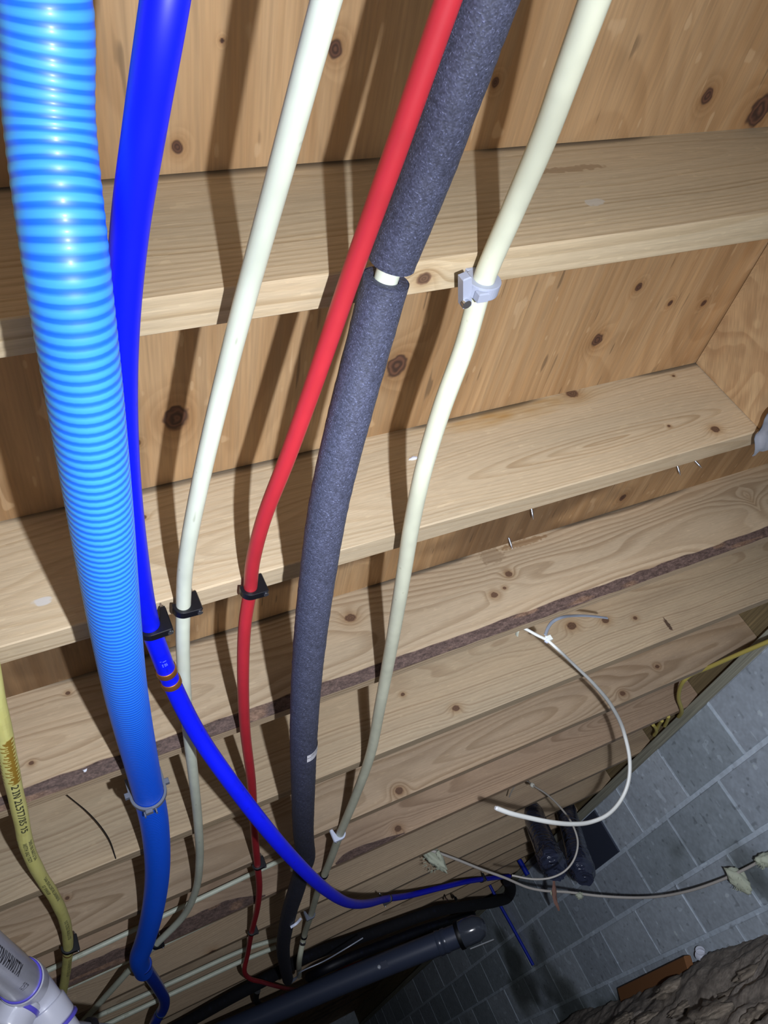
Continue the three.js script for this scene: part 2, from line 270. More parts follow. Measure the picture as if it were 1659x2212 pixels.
{
  const g = new THREE.PlaneGeometry(4.4, 13.1, 330, 800); g.rotateX(-Math.PI / 2); const p = g.attributes.position, u = g.attributes.uv;
  for (let i = 0; i < p.count; i++) { const x = p.getX(i) - 0.23, z = p.getZ(i) - 4.55; p.setXYZ(i, x, groundUp(x, -z) + EYE, z); u.setXY(i, x / 2, z / 2); }
  g.computeVertexNormals(); structure(new THREE.Mesh(g, soilMat), 'floor');
}
function lump(seed, rx, ry, rz, rough, freq, detail = 4) {
  let g = new THREE.IcosahedronGeometry(1, detail); g.deleteAttribute('normal'); g.deleteAttribute('uv'); g = mergeVertices(g, 1e-5);
  const p = g.attributes.position, v = new THREE.Vector3(), uv = [];
  for (let i = 0; i < p.count; i++) { v.fromBufferAttribute(p, i).normalize(); const k = 1 + rough * fbm3(v.x * freq + seed, v.y * freq, v.z * freq); p.setXYZ(i, v.x * k * rx, v.y * k * ry, v.z * k * rz); uv.push((v.x + v.y * 0.5) * rx, (v.z - v.y * 0.5) * rz); }
  g.setAttribute('uv', new THREE.Float32BufferAttribute(uv, 2)); g.computeVertexNormals(); return g;
}
{ // clods and stones lying on the soil
  const clodMat = std({ map: soilMap, roughness: 1, color: 0xe8e4dc }), r = rng(77);
  const spots = [[1450, 2135, 0.07], [1530, 2190, 0.09], [1400, 2200, 0.06], [1625, 2100, 0.045], [1645, 2196, 0.06], [1345, 2205, 0.05], [1575, 2150, 0.04], [1475, 2180, 0.05]];
  spots.forEach(([x, y, s], i) => {
    const d = dirOf(x, y); let k = 0.5; for (; k < 4; k += 0.01) if (d[1] * k / FOCAL < groundUp(d[0] * k / FOCAL, d[2] * k / FOCAL)) break;
    const al = d[0] * k / FOCAL, aw = d[2] * k / FOCAL, g = lump(i * 3.3, s * (1 + r() * 0.4), s * 0.3, s * 0.7, 0.75, 2.4); g.rotateY(r() * 3);
    const o = thing('soil_clod', ['broad grey soil clod beside the orange board at the wall foot', 'rounded soil clod second from the right at the lower edge of the photo', 'dark soil clod below the left end of the orange board', 'soil clod close under the wall at the right side of the photo', 'pale soil clod in the lower right corner of the photo', 'small soil clod at the lower edge below the orange board', 'small soil clod between the white cup and the corner clods', 'middle soil clod below the right end of the orange board'][i], 'clod', W3(al, groundUp(al, aw), aw), 'soil clods along the block wall');
    const m = new THREE.Mesh(g, clodMat); m.name = 'clod'; o.add(m);
  });
}

// ---------------------------------------------------------------- sill and rim
const sillMap = texture(1024, 128, (i, j, c) => { const x = i / 1024 * 6, y = j / 128 * 0.09; const f = n2(x * 9, y * 900, 71), g = fbm2(x * 2, y * 40, 72), l = n2(x * 5, y * 300, 73); const v = 1 + 0.12 * f + 0.12 * g + 0.1 * l; c[0] = 152 * v; c[1] = 151 * v; c[2] = 134 * v; });
const sillMat = std({ map: sillMap, roughness: 0.85, bumpMap: sillMap, bumpScale: 0.001 });
function plank(up0, up1, al0, al1, a0, a1, mat, mapLen = 6) { const g = softBox(a1 - a0, up1 - up0, al1 - al0, 0.0015); g.rotateY(-Math.PI / 2); const c = W3((al0 + al1) / 2, (up0 + up1) / 2, (a0 + a1) / 2); g.translate(c.x, c.y, c.z); const p = g.attributes.position, u = g.attributes.uv; for (let i = 0; i < p.count; i++) u.setXY(i, -p.getZ(i) / mapLen, (p.getY(i) + p.getX(i)) / 0.09); return g; }
single('sill_plate', plank(0.4565, 0.492, WALL + 0.004, WALL + 0.144, -1.9, 11.0, sillMat), sillMat, 'grey green sill plate lying along the top of the block wall', 'sill');

single('rim_joist', plank(HB, H - 0.002, 1.952, 1.986, -1.9, 11.0, sillMat), std({ map: sillMap, color: 0xcdb592, roughness: 0.85 }), 'brown rim board standing on the sill plate behind the joist ends', 'rim board');
const PALE = [[214, 190, 150], [182, 152, 110]], TAN = [[196, 164, 116], [160, 124, 80]], GREYTAN = [[188, 160, 118], [156, 126, 86]];
const S = (px, py, n, rx, ry, col, k = 1) => { const p = toBoard(px, py, FAR1 + PITCH * (n - 1) - THICK); return [p[0], p[1], rx, ry, col[0], col[1], col[2], k]; };
const K = (px, py, n, r) => { const p = toBoard(px, py, FAR1 + PITCH * (n - 1) - THICK); return [p[0], p[1], r]; };
const KU = (px, py, r) => { const p = toUnder(px, py); return [p[0], DEPTH + 0.018, r]; };
const joistDefs = [
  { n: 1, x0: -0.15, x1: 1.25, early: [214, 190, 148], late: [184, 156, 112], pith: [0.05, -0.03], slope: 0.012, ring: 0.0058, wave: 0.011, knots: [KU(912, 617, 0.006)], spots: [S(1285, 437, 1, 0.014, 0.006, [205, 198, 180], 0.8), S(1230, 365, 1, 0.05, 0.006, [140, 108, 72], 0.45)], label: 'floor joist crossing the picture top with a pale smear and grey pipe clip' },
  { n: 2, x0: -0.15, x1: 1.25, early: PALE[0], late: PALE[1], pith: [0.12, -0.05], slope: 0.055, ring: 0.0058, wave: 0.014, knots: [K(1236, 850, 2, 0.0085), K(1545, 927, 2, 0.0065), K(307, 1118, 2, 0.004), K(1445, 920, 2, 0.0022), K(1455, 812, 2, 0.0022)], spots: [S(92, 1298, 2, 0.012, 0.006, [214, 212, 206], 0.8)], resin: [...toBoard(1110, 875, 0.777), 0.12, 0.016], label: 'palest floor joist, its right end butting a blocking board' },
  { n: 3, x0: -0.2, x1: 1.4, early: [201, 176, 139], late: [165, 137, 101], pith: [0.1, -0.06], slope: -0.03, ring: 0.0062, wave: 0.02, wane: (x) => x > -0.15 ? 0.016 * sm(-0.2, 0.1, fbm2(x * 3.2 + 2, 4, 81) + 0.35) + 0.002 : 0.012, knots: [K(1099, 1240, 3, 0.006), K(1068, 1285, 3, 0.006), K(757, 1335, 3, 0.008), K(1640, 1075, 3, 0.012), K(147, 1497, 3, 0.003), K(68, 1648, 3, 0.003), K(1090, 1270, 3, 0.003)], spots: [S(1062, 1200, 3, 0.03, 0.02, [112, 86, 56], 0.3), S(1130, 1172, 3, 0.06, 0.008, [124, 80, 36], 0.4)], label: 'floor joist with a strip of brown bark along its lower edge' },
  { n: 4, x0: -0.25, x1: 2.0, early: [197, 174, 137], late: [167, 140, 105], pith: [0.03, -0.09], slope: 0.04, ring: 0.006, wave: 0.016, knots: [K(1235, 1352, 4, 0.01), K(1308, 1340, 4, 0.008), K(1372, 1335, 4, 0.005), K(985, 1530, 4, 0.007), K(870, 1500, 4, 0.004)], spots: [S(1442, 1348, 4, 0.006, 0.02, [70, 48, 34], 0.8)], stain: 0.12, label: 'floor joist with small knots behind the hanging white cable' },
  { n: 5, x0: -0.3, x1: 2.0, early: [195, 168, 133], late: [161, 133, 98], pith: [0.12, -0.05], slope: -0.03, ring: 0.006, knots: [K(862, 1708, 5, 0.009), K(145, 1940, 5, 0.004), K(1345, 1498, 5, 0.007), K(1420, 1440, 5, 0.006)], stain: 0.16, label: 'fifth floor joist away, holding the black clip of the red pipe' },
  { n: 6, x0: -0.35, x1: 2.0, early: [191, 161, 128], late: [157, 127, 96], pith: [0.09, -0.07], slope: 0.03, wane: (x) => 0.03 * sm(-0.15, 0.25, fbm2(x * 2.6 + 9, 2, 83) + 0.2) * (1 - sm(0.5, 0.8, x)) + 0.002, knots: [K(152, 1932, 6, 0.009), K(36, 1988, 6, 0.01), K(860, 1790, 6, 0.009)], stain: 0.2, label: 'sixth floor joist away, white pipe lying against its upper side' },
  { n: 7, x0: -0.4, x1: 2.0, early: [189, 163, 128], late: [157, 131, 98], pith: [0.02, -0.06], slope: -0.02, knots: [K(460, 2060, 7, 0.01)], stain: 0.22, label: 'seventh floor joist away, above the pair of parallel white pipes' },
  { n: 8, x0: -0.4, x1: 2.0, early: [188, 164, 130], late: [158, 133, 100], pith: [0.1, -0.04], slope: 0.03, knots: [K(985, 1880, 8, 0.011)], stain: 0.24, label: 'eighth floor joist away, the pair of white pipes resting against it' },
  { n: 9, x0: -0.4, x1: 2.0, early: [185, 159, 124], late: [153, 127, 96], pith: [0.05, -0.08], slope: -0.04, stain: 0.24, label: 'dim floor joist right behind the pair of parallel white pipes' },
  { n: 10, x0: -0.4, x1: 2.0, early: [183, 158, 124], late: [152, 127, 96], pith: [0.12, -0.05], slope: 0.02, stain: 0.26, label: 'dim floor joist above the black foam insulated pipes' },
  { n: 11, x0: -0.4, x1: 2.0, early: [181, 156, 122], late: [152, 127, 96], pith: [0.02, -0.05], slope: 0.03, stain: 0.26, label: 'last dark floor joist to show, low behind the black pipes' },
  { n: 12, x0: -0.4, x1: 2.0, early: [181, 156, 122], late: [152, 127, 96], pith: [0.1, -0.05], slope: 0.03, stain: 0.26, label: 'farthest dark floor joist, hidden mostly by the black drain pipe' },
];
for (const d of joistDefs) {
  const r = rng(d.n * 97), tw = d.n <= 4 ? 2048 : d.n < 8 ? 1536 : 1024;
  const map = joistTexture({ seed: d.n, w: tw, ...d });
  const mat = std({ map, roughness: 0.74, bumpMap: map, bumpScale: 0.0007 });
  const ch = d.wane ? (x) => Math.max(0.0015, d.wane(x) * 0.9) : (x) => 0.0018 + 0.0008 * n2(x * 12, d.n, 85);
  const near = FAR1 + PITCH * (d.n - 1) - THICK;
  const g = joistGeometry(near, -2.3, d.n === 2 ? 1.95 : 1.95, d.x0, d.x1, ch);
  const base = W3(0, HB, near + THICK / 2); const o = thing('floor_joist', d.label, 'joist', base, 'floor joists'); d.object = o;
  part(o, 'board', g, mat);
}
const joistOf = (n) => joistDefs[n - 1].object;
{ // blobs of hardened foam on the bark of the third joist
  const spotMat = std({ color: 0xdfe2ea, roughness: 0.9 });
  for (const [x, y, s, up] of [[376, 1585, 0.008, HB + 0.008], [182, 1661, 0.008, HB + 0.008], [1000 - 107, 990, 0.005, 0.53]]) {
    const third = x < 800, pos = third ? atAway(x, y, FAR1 + 2 * PITCH - THICK - 0.001 + 0.005) : atAway(x, y, FAR1 + PITCH - THICK); const g = lump(x, s * 1.4, s * 0.6, s * 0.4, 0.5, 2, 2); g.translate(pos.x, pos.y, pos.z);
    part(joistOf(third ? 3 : 2), third ? 'foam_blob' : 'splinter', g, spotMat, third ? 'white dab of hardened foam' : 'small pale splinter');
  }
}
{ // blocking board between the first two joists
  const map = texture(512, 512, (i, j, c) => { const x = i / 512 * 0.4, y = j / 512 * 0.2; const f = 3 * fbm2(x * 7, y * 9, 91) + x * 6 - y * 5, t = f * 1.2 - Math.floor(f * 1.2), b = 0.4 * sm(0.2, 0.8, t) * (1 - sm(0.86, 1, t)) + 0.3 + 0.3 * n2(x * 12 - y * 14, x * 30 + y * 60, 94), fi = n2(x * 60 - y * 40, (y + x * 0.6) * 900, 92), l = 1 + 0.06 * fi + 0.08 * fbm2(x * 20, y * 20, 93); c[0] = mix(198, 164, b) * l; c[1] = mix(168, 130, b) * l; c[2] = mix(126, 92, b) * l; });
  const m = std({ map, roughness: 0.78 }); const a0 = FAR1 + 0.001, a1 = FAR1 + PITCH - THICK - 0.001;
  const g = softBox(a1 - a0, H - HB - 0.004, 0.022, 0.001); g.rotateY(-Math.PI / 2); const c = W3(1.044 + 0.011, (H + HB) / 2, (a0 + a1) / 2); g.translate(c.x, c.y, c.z);
  const p = g.attributes.position, u = g.attributes.uv; for (let i = 0; i < p.count; i++) u.setXY(i, -p.getZ(i) / 0.4, (p.getY(i)) / 0.2);
  single('blocking_board', g, m, 'short plywood blocking board closing the bay between two joists', 'board');
  // crumpled foil hanging under its lower corner
  const f = new THREE.PlaneGeometry(0.26, 0.16, 40, 26), q = f.attributes.position; for (let i = 0; i < q.count; i++) { const x = q.getX(i), y = q.getY(i); q.setZ(i, 0.007 * fbm2(x * 42, y * 42, 95) + 0.005 * Math.abs(n2(x * 90, y * 60, 96)) - 0.012 * sm(0.05, 0.08, y) ); }
  f.rotateX(-Math.PI / 2); f.computeVertexNormals(); const fc = W3(1.135, HB - 0.02, 0.722); f.translate(fc.x, fc.y, fc.z);
  const f2 = f.clone(); f2.translate(0, 0.0008, 0);
  single('foil_sheet', mergeGeometries([f, f2]), std({ color: 0xd6dae4, metalness: 0.55, roughness: 0.36, side: THREE.DoubleSide }), 'crumpled silver foil under the blocking board at the right edge', 'foil');
}
{ // flooring nails that came through the plywood
  const m = std({ color: 0xb8bcc4, metalness: 0.9, roughness: 0.35 });
  const defs = [[1147, 1093, 1152, 1122, 'nail point hanging below plywood, longest, left of the two by the blocking', 0], [1099, 1162, 1103, 1180, 'short nail point where stained plywood meets the bark edged joist', 1], [1462, 1003, 1469, 1026, 'straight nail point below the right end of the palest joist', 2], [1500, 994, 1510, 1004, 'bent nail point furthest right below the palest joist', 3]];
  for (const [x0, y0, x1, y1, label] of defs) {
    const a = atUp(x0, y0, H - 0.003), z = pixelSize(a); const b = atDepth(x1, y1, z * FOCAL); b.y = Math.min(b.y, a.y - 0.02);
    const g = sweep([a, a.clone().lerp(b, 0.5), b], (s, l) => 0.0022 * (1 - sm(0.6, 1, s / l) * 0.85), { step: 0.003, rad: 8 });
    single('nail', g, m, label, 'nail', 'nail points through the plywood');
  }
}

// ---------------------------------------------------------------- materials of the pipes
const blackPlastic = std({ color: 0x14151a, roughness: 0.35 });
const steel = std({ color: 0xc9ccd2, metalness: 0.95, roughness: 0.25 });
const greyPlastic = std({ color: 0x6d7380, roughness: 0.4 });
const whitePlastic = std({ color: 0xd4dcf0, roughness: 0.4 });
const dirt = (r, g, b, seed, amount = 0.1, spots = 0.12) => texture(512, 64, (i, j, c) => { const x = i / 512 * 1.0, y = j / 64 * 0.06; const a = fbm2(x * 14, y * 30, seed), d = n2(x * 90, y * 120, seed + 3), v = 1 + amount * a * 0.6 + 0.02 * d, k = d > 0.86 ? spots * sm(0.86, 0.97, d) : 0; c[0] = r * v * (1 - k); c[1] = g * v * (1 - k); c[2] = b * v * (1 - k * 1.2); });
const wrapU = (t) => { t.wrapS = t.wrapT = THREE.RepeatWrapping; return t; };
const uvScale = (g, su, sv) => { const u = g.attributes.uv; for (let i = 0; i < u.count; i++) u.setXY(i, u.getX(i) * su, u.getY(i) * sv); return g; };
const creamMap = wrapU(dirt(222, 228, 206, 101)); const creamMat = phys({ map: creamMap, roughness: 0.42, clearcoat: 0.15, clearcoatRoughness: 0.4 });
const agedMap = wrapU(dirt(220, 222, 196, 102)); const agedMat = phys({ map: agedMap, roughness: 0.42, clearcoat: 0.15, clearcoatRoughness: 0.4 });
const blueMap = wrapU(dirt(0, 20, 238, 103, 0.05, 0.1)); const blueMat = phys({ map: blueMap, roughness: 0.45, clearcoat: 0.1, clearcoatRoughness: 0.5 });
const redMap = wrapU(dirt(192, 46, 56, 104, 0.05, 0.1)); const redMat = phys({ map: redMap, roughness: 0.42, clearcoat: 0.15, clearcoatRoughness: 0.5 });
const copper = std({ color: 0xa9713a, metalness: 0.75, roughness: 0.45 });

function talonClip(name, label, category, path, px, py, r, o = {}) {       // hook round the pipe with a nailed flange towards the joist
  const { mat = blackPlastic, side = 1, wide = 0.0115, group = 'pipe clips on the joists', rise = 0.004, roll = 0 } = o;
  const near = nearestToPixel(path, px, py), R = r + 0.0034, q = r + 0.0004, s = new THREE.Shape(), A = (deg, k) => [Math.cos(deg * Math.PI / 180) * k, Math.sin(deg * Math.PI / 180) * k];
  s.moveTo(...A(160, R)); for (let d = 170; d <= 270; d += 10) s.lineTo(...A(d, R)); s.lineTo(R + 0.0052, -R); s.lineTo(R + 0.0062, -R + 0.001); s.lineTo(R + 0.0062, r + rise); s.lineTo(R + 0.002, r + rise); s.lineTo(...A(0, q)); for (let d = 350; d >= 160; d -= 10) s.lineTo(...A(d, q)); s.closePath();
  const g = new THREE.ExtrudeGeometry(s, { depth: wide - 0.0016, bevelEnabled: true, bevelSize: 0.0007, bevelThickness: 0.0008, bevelSegments: 1 }); g.translate(0, 0, -wide / 2 + 0.0008);
  const up = UP.clone().applyAxisAngle(near.t, roll), m = frameAt(near.p, near.t, up); if (side > 0) m.multiply(new THREE.Matrix4().makeScale(-1, 1, 1));
  const fix = (h) => { h.applyMatrix4(m); if (side > 0) { const ix = h.index, n = ix ? ix.count : 0; if (ix) for (let i = 0; i < n; i += 3) { const a = ix.getX(i); ix.setX(i, ix.getX(i + 1)); ix.setX(i + 1, a); } else { const p = h.attributes; for (const k of Object.keys(p)) { const a = p[k], z = a.itemSize; for (let i = 0; i < a.count; i += 3) for (let c = 0; c < z; c++) { const t = a.array[i * z + c]; a.array[i * z + c] = a.array[(i + 1) * z + c]; a.array[(i + 1) * z + c] = t; } } } } return h; };
  const t = thing(name, label, category, near.p.clone(), group);
  part(t, 'hook', fix(g), mat);
  for (const z of [-0.003, 0.003]) part(t, 'rib', fix(softBox(0.0012, R + r + rise - 0.002, 0.0022, 0.0004, M4(R + 0.0068, (r + rise - R) / 2, z))), mat);
  const head = new THREE.CylinderGeometry(0.0028, 0.0031, 0.0016, 14); head.translate(R + 0.0036, -R - 0.0012, 0); const shank = new THREE.CylinderGeometry(0.0012, 0.0012, R + r + rise + 0.01, 8); shank.translate(R + 0.0036, 0.004, 0);
  part(t, 'nail', fix(mergeGeometries([head, shank])), steel, 'steel nail');
  return t;
}
function ring(path, px, py, r, wide, extra) { const n = nearestToPixel(path, px, py); const g = new THREE.LatheGeometry([[r, -wide / 2], [r + extra, -wide / 2], [r + extra, wide / 2], [r, wide / 2]].map(p => new THREE.Vector2(p[0], p[1])), 24); g.rotateX(Math.PI / 2); g.applyMatrix4(frameAt(n.p, n.t, UP)); return g; }

// ---------------------------------------------------------------- the blue ribbed hose
{
  const pts = tri([[-20, -500, 0.47], [95, 0, 0.455], [107, 250, 0.44], [143, 560, 0.402], [180, 830, 0.386], [216, 1100, 0.384], [245, 1320, 0.40], [273, 1500, 0.425], [315, 1690, 0.462], [334, 1780, 0.462], [340, 1880, 0.458], [331, 1960, 0.452], [314, 2030, 0.446], [301, 2070, 0.442], [310, 2098, 0.44]]);
  const R = 0.0228, pitch = 0.0074;
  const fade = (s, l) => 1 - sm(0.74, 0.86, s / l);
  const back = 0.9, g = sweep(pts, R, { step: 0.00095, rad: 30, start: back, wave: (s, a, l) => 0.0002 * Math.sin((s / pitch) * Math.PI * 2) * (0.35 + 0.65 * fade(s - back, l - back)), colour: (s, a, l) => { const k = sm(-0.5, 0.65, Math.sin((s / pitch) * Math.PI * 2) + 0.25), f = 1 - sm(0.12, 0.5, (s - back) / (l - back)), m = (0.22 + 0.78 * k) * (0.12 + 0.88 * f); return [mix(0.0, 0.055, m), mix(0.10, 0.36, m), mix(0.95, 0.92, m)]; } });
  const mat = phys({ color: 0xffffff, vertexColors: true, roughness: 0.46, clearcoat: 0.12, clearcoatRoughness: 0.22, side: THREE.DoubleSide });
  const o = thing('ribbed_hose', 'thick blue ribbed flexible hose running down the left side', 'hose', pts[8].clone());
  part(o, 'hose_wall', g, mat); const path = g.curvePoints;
  // the thinner tail after the bend
  const tail = tri([[303, 2078, 0.442], [322, 2103, 0.44], [343, 2135, 0.44], [355, 2160, 0.438], [352, 2180, 0.436], [342, 2195, 0.434], [330, 2220, 0.43], [318, 2260, 0.43]]);
  const tg = sweep(tail, 0.0165, { step: 0.004, rad: 22 }); part(o, 'hose_tail', tg, phys({ color: 0x0a45d6, roughness: 0.35, clearcoat: 0.6, clearcoatRoughness: 0.2 }));
  const cuff = part(o, 'cuff', ring(tg.curvePoints, 305, 2084, 0.0160, 0.012, 0.0075), std({ color: 0x2a4fc0, roughness: 0.4 })); cuff.userData.label = 'rolled rim at the end of the thick hose';
  part(o, 'band', ring(tg.curvePoints, 349, 2187, 0.0164, 0.007, 0.0014), std({ color: 0x3a4a58, roughness: 0.6 }), 'dark band round the hose tail');
  // grey hanger strap from the joist
  const n = nearestToPixel(path, 320, 1712), t = thing('hose_hanger', 'grey plastic hanger strap looped under the blue ribbed hose', 'hanger', n.p.clone());
  const bs = new THREE.Shape(), Ro = R + 0.0042, Ri = R + 0.001; const B = (d, k) => [Math.cos(d * Math.PI / 180) * k, Math.sin(d * Math.PI / 180) * k];
  bs.moveTo(-Ro, 0.03); bs.lineTo(...B(180, Ro)); for (let d = 190; d <= 360; d += 8) bs.lineTo(...B(d, Ro)); bs.lineTo(Ro, 0.03); bs.lineTo(Ri, 0.03); bs.lineTo(...B(360, Ri)); for (let d = 352; d >= 180; d -= 8) bs.lineTo(...B(d, Ri)); bs.lineTo(-Ri, 0.03); bs.closePath();
  const bg = new THREE.ExtrudeGeometry(bs, { depth: 0.008, bevelEnabled: true, bevelSize: 0.0005, bevelThickness: 0.0006, bevelSegments: 1 }); bg.translate(0, 0, -0.004); const fm = frameAt(n.p, n.t, UP); bg.applyMatrix4(fm); part(t, 'strap', bg, greyPlastic);
  const lock = softBox(0.011, 0.006, 0.011, 0.001, M4(0.006, -Ro - 0.0015, 0)); lock.applyMatrix4(fm); part(t, 'ratchet_lock', lock, greyPlastic);
  for (const x of [-0.004, 0.013]) { const tooth = softBox(0.0022, 0.007, 0.009, 0.0006, M4(x, -Ro - 0.004, 0)); tooth.applyMatrix4(fm); part(t, 'tooth', tooth, greyPlastic); }
  for (const sgn of [-1, 1]) { const ear = softBox(0.009, 0.008, 0.01, 0.0008, M4(sgn * (Ro + 0.002), 0.006, 0)); ear.applyMatrix4(fm); part(t, 'ear', ear, greyPlastic); }
}

// ---------------------------------------------------------------- blue pipe
{
  const pts = tri([[410, -350, 0.42], [357, 0, 0.40], [315, 260, 0.408], [280, 500, 0.42], [263, 740, 0.428], [268, 960, 0.438], [290, 1170, 0.45], [322, 1345, 0.468], [345, 1410, 0.462], [372, 1478, 0.452], [430, 1590, 0.42], [510, 1705, 0.37], [590, 1807, 0.325], [660, 1883, 0.30], [712, 1928, 0.30], [752, 1950, 0.32], [792, 1952, 0.365], [838, 1941, 0.418], [885, 1934, 0.44], [950, 1918, 0.452], [1010, 1904, 0.46], [1060, 1897, 0.465], [1100, 1893, 0.468]]);
  const r = 0.0111, g = uvScale(sweep(pts, r, { step: 0.006, rad: 18, start: 1.1 }), 1, 1 / 0.06), o = thing('blue_pipe', 'plain blue plastic pipe crossing from upper left towards the block wall', 'pipe', pts[7].clone());
  part(o, 'pipe_run', g, blueMat); const path = g.curvePoints;
  for (const [x, y] of [[359, 1446], [369, 1473]]) part(o, 'crimp_ring', ring(path, x, y, r - 0.0003, 0.0085, 0.0016), copper, 'brown copper crimp ring');
  { const n = nearestToPixel(path, 346, 1416), m = frameAt(n.p, n.t, UP), cv = document.createElement('canvas'); cv.width = 128; cv.height = 96; const x = cv.getContext('2d'); x.fillStyle = '#0014ee'; x.fillRect(0, 0, 128, 96); x.fillStyle = 'rgba(170,190,255,0.75)'; x.font = 'bold 30px sans-serif'; x.fillText('1G 2', 26, 44); x.fillRect(30, 60, 40, 4); x.fillRect(80, 66, 18, 3);
    const map = new THREE.CanvasTexture(cv); map.colorSpace = THREE.SRGBColorSpace; const g2 = new THREE.CylinderGeometry(r + 0.00035, r + 0.00035, 0.024, 12, 1, true, -0.6, 1.2); g2.rotateX(Math.PI / 2);
    const eye = camera.position.clone().sub(n.p).applyMatrix4(new THREE.Matrix4().copy(m).setPosition(0, 0, 0).invert()); let cx = 0, cy = 0; const p = g2.attributes.position; for (let i = 0; i < p.count; i++) { cx += p.getX(i); cy += p.getY(i); }
    g2.rotateZ(Math.atan2(eye.y, eye.x) - Math.atan2(cy, cx)); g2.applyMatrix4(m); part(o, 'print', g2, std({ map, roughness: 0.45 }), 'pale printed marks on the blue pipe'); }
  talonClip('pipe_clip', 'black clip holding the blue pipe under the palest joist', 'clip', path, 328, 1355, r, { rise: 0.005 });
  talonClip('pipe_clip', 'dark clip on the blue pipe where it turns along a joist', 'clip', path, 838, 1941, r, { rise: 0.012, side: -1 });
  talonClip('pipe_clip', 'dark clip on the blue pipe close to the block wall', 'clip', path, 1040, 1900, r, { rise: 0.008, side: 1 });
  const drop = [atAlong(1122, 1858, 1.80), atAlong(1136, 1885, 1.80), atAlong(1060, 1918, 1.815)];
  single('blue_tube', sweep([atAlong(1122, 1858, 1.845), atAlong(1130, 1872, 1.845), atAlong(1140, 1890, 1.845)], 0.013, { step: 0.01 }), std({ color: 0x0a2bb0, roughness: 0.5 }), 'short blue tube stub at the dark corner beside the wrapped ducts', 'tube');
  single('blue_tube', sweep([atAlong(1058, 1912, 1.84), atAlong(1075, 1945, 1.845), atAlong(1110, 2008, 1.85), atAlong(1152, 2085, 1.852)], 0.0085, { step: 0.02 }), std({ color: 0x0a2bb0, roughness: 0.5 }), 'thin blue tube hanging straight down the dark block wall', 'tube');
}

// ---------------------------------------------------------------- white and red pipes along the picture
let whitePath;
{
  const pts = tri([[800, -330, 0.41], [705, 0, 0.42], [612, 345, 0.435], [542, 600, 0.452], [500, 760, 0.458], [440, 1010, 0.466], [402, 1210, 0.474], [396, 1310, 0.477], [395, 1400, 0.472], [403, 1540, 0.468], [418, 1680, 0.47], [428, 1780, 0.474], [431, 1860, 0.476], [422, 1925, 0.477], [395, 1980, 0.478], [340, 2037, 0.478], [285, 2090, 0.477], [235, 2145, 0.476], [170, 2215, 0.475], [100, 2280, 0.475]]);
  const r = 0.0082, g = uvScale(sweep(pts, r, { step: 0.006, rad: 16, start: 1.1 }), 1, 1 / 0.05), o = thing('white_pipe', 'thin white plastic pipe between the blue and the red pipe', 'pipe', pts[7].clone());
  part(o, 'pipe_run', g, creamMat);
  talonClip('pipe_clip', 'black clip holding the thin white pipe under the palest joist', 'clip', g.curvePoints, 397, 1308, r, { rise: 0.005 });
  talonClip('pipe_clip', 'small black clip on the white pipe behind the ribbed hose', 'clip', g.curvePoints, 338, 2040, r, { rise: 0.008 });
}
{
  const pts = tri([[1090, -340, 0.43], [968, 0, 0.44], [853, 330, 0.448], [760, 590, 0.455], [688, 800, 0.455], [622, 985, 0.458], [570, 1120, 0.466], [546, 1215, 0.474], [540, 1276, 0.477], [529, 1350, 0.474], [525, 1450, 0.468], [529, 1570, 0.466], [543, 1690, 0.468], [549, 1790, 0.474], [556, 1868, 0.477], [560, 1915, 0.474], [556, 1960, 0.472], [543, 2015, 0.472], [535, 2060, 0.466], [528, 2098, 0.446], [540, 2114, 0.436], [565, 2121, 0.43], [600, 2131, 0.43], [625, 2136, 0.44], [650, 2136, 0.452], [695, 2122, 0.455], [740, 2093, 0.455], [780, 2078, 0.455]]);
  const r = 0.0080, g = uvScale(sweep(pts, r, { step: 0.005, rad: 16, start: 0.1 }), 1, 1 / 0.05), o = thing('red_pipe', 'thin red plastic pipe running beside the grey foam sleeve', 'pipe', pts[8].clone());
  part(o, 'pipe_run', g, redMat);
  talonClip('pipe_clip', 'black clip holding the red pipe under the palest joist', 'clip', g.curvePoints, 542, 1274, r, { rise: 0.005 });
  talonClip('pipe_clip', 'small black clip on the red pipe beside a level white pipe', 'clip', g.curvePoints, 557, 1868, r, { rise: 0.005 });
  talonClip('pipe_clip', 'dim clip on the red pipe just above its lower bend', 'clip', g.curvePoints, 543, 2012, r, { rise: 0.005 });
}
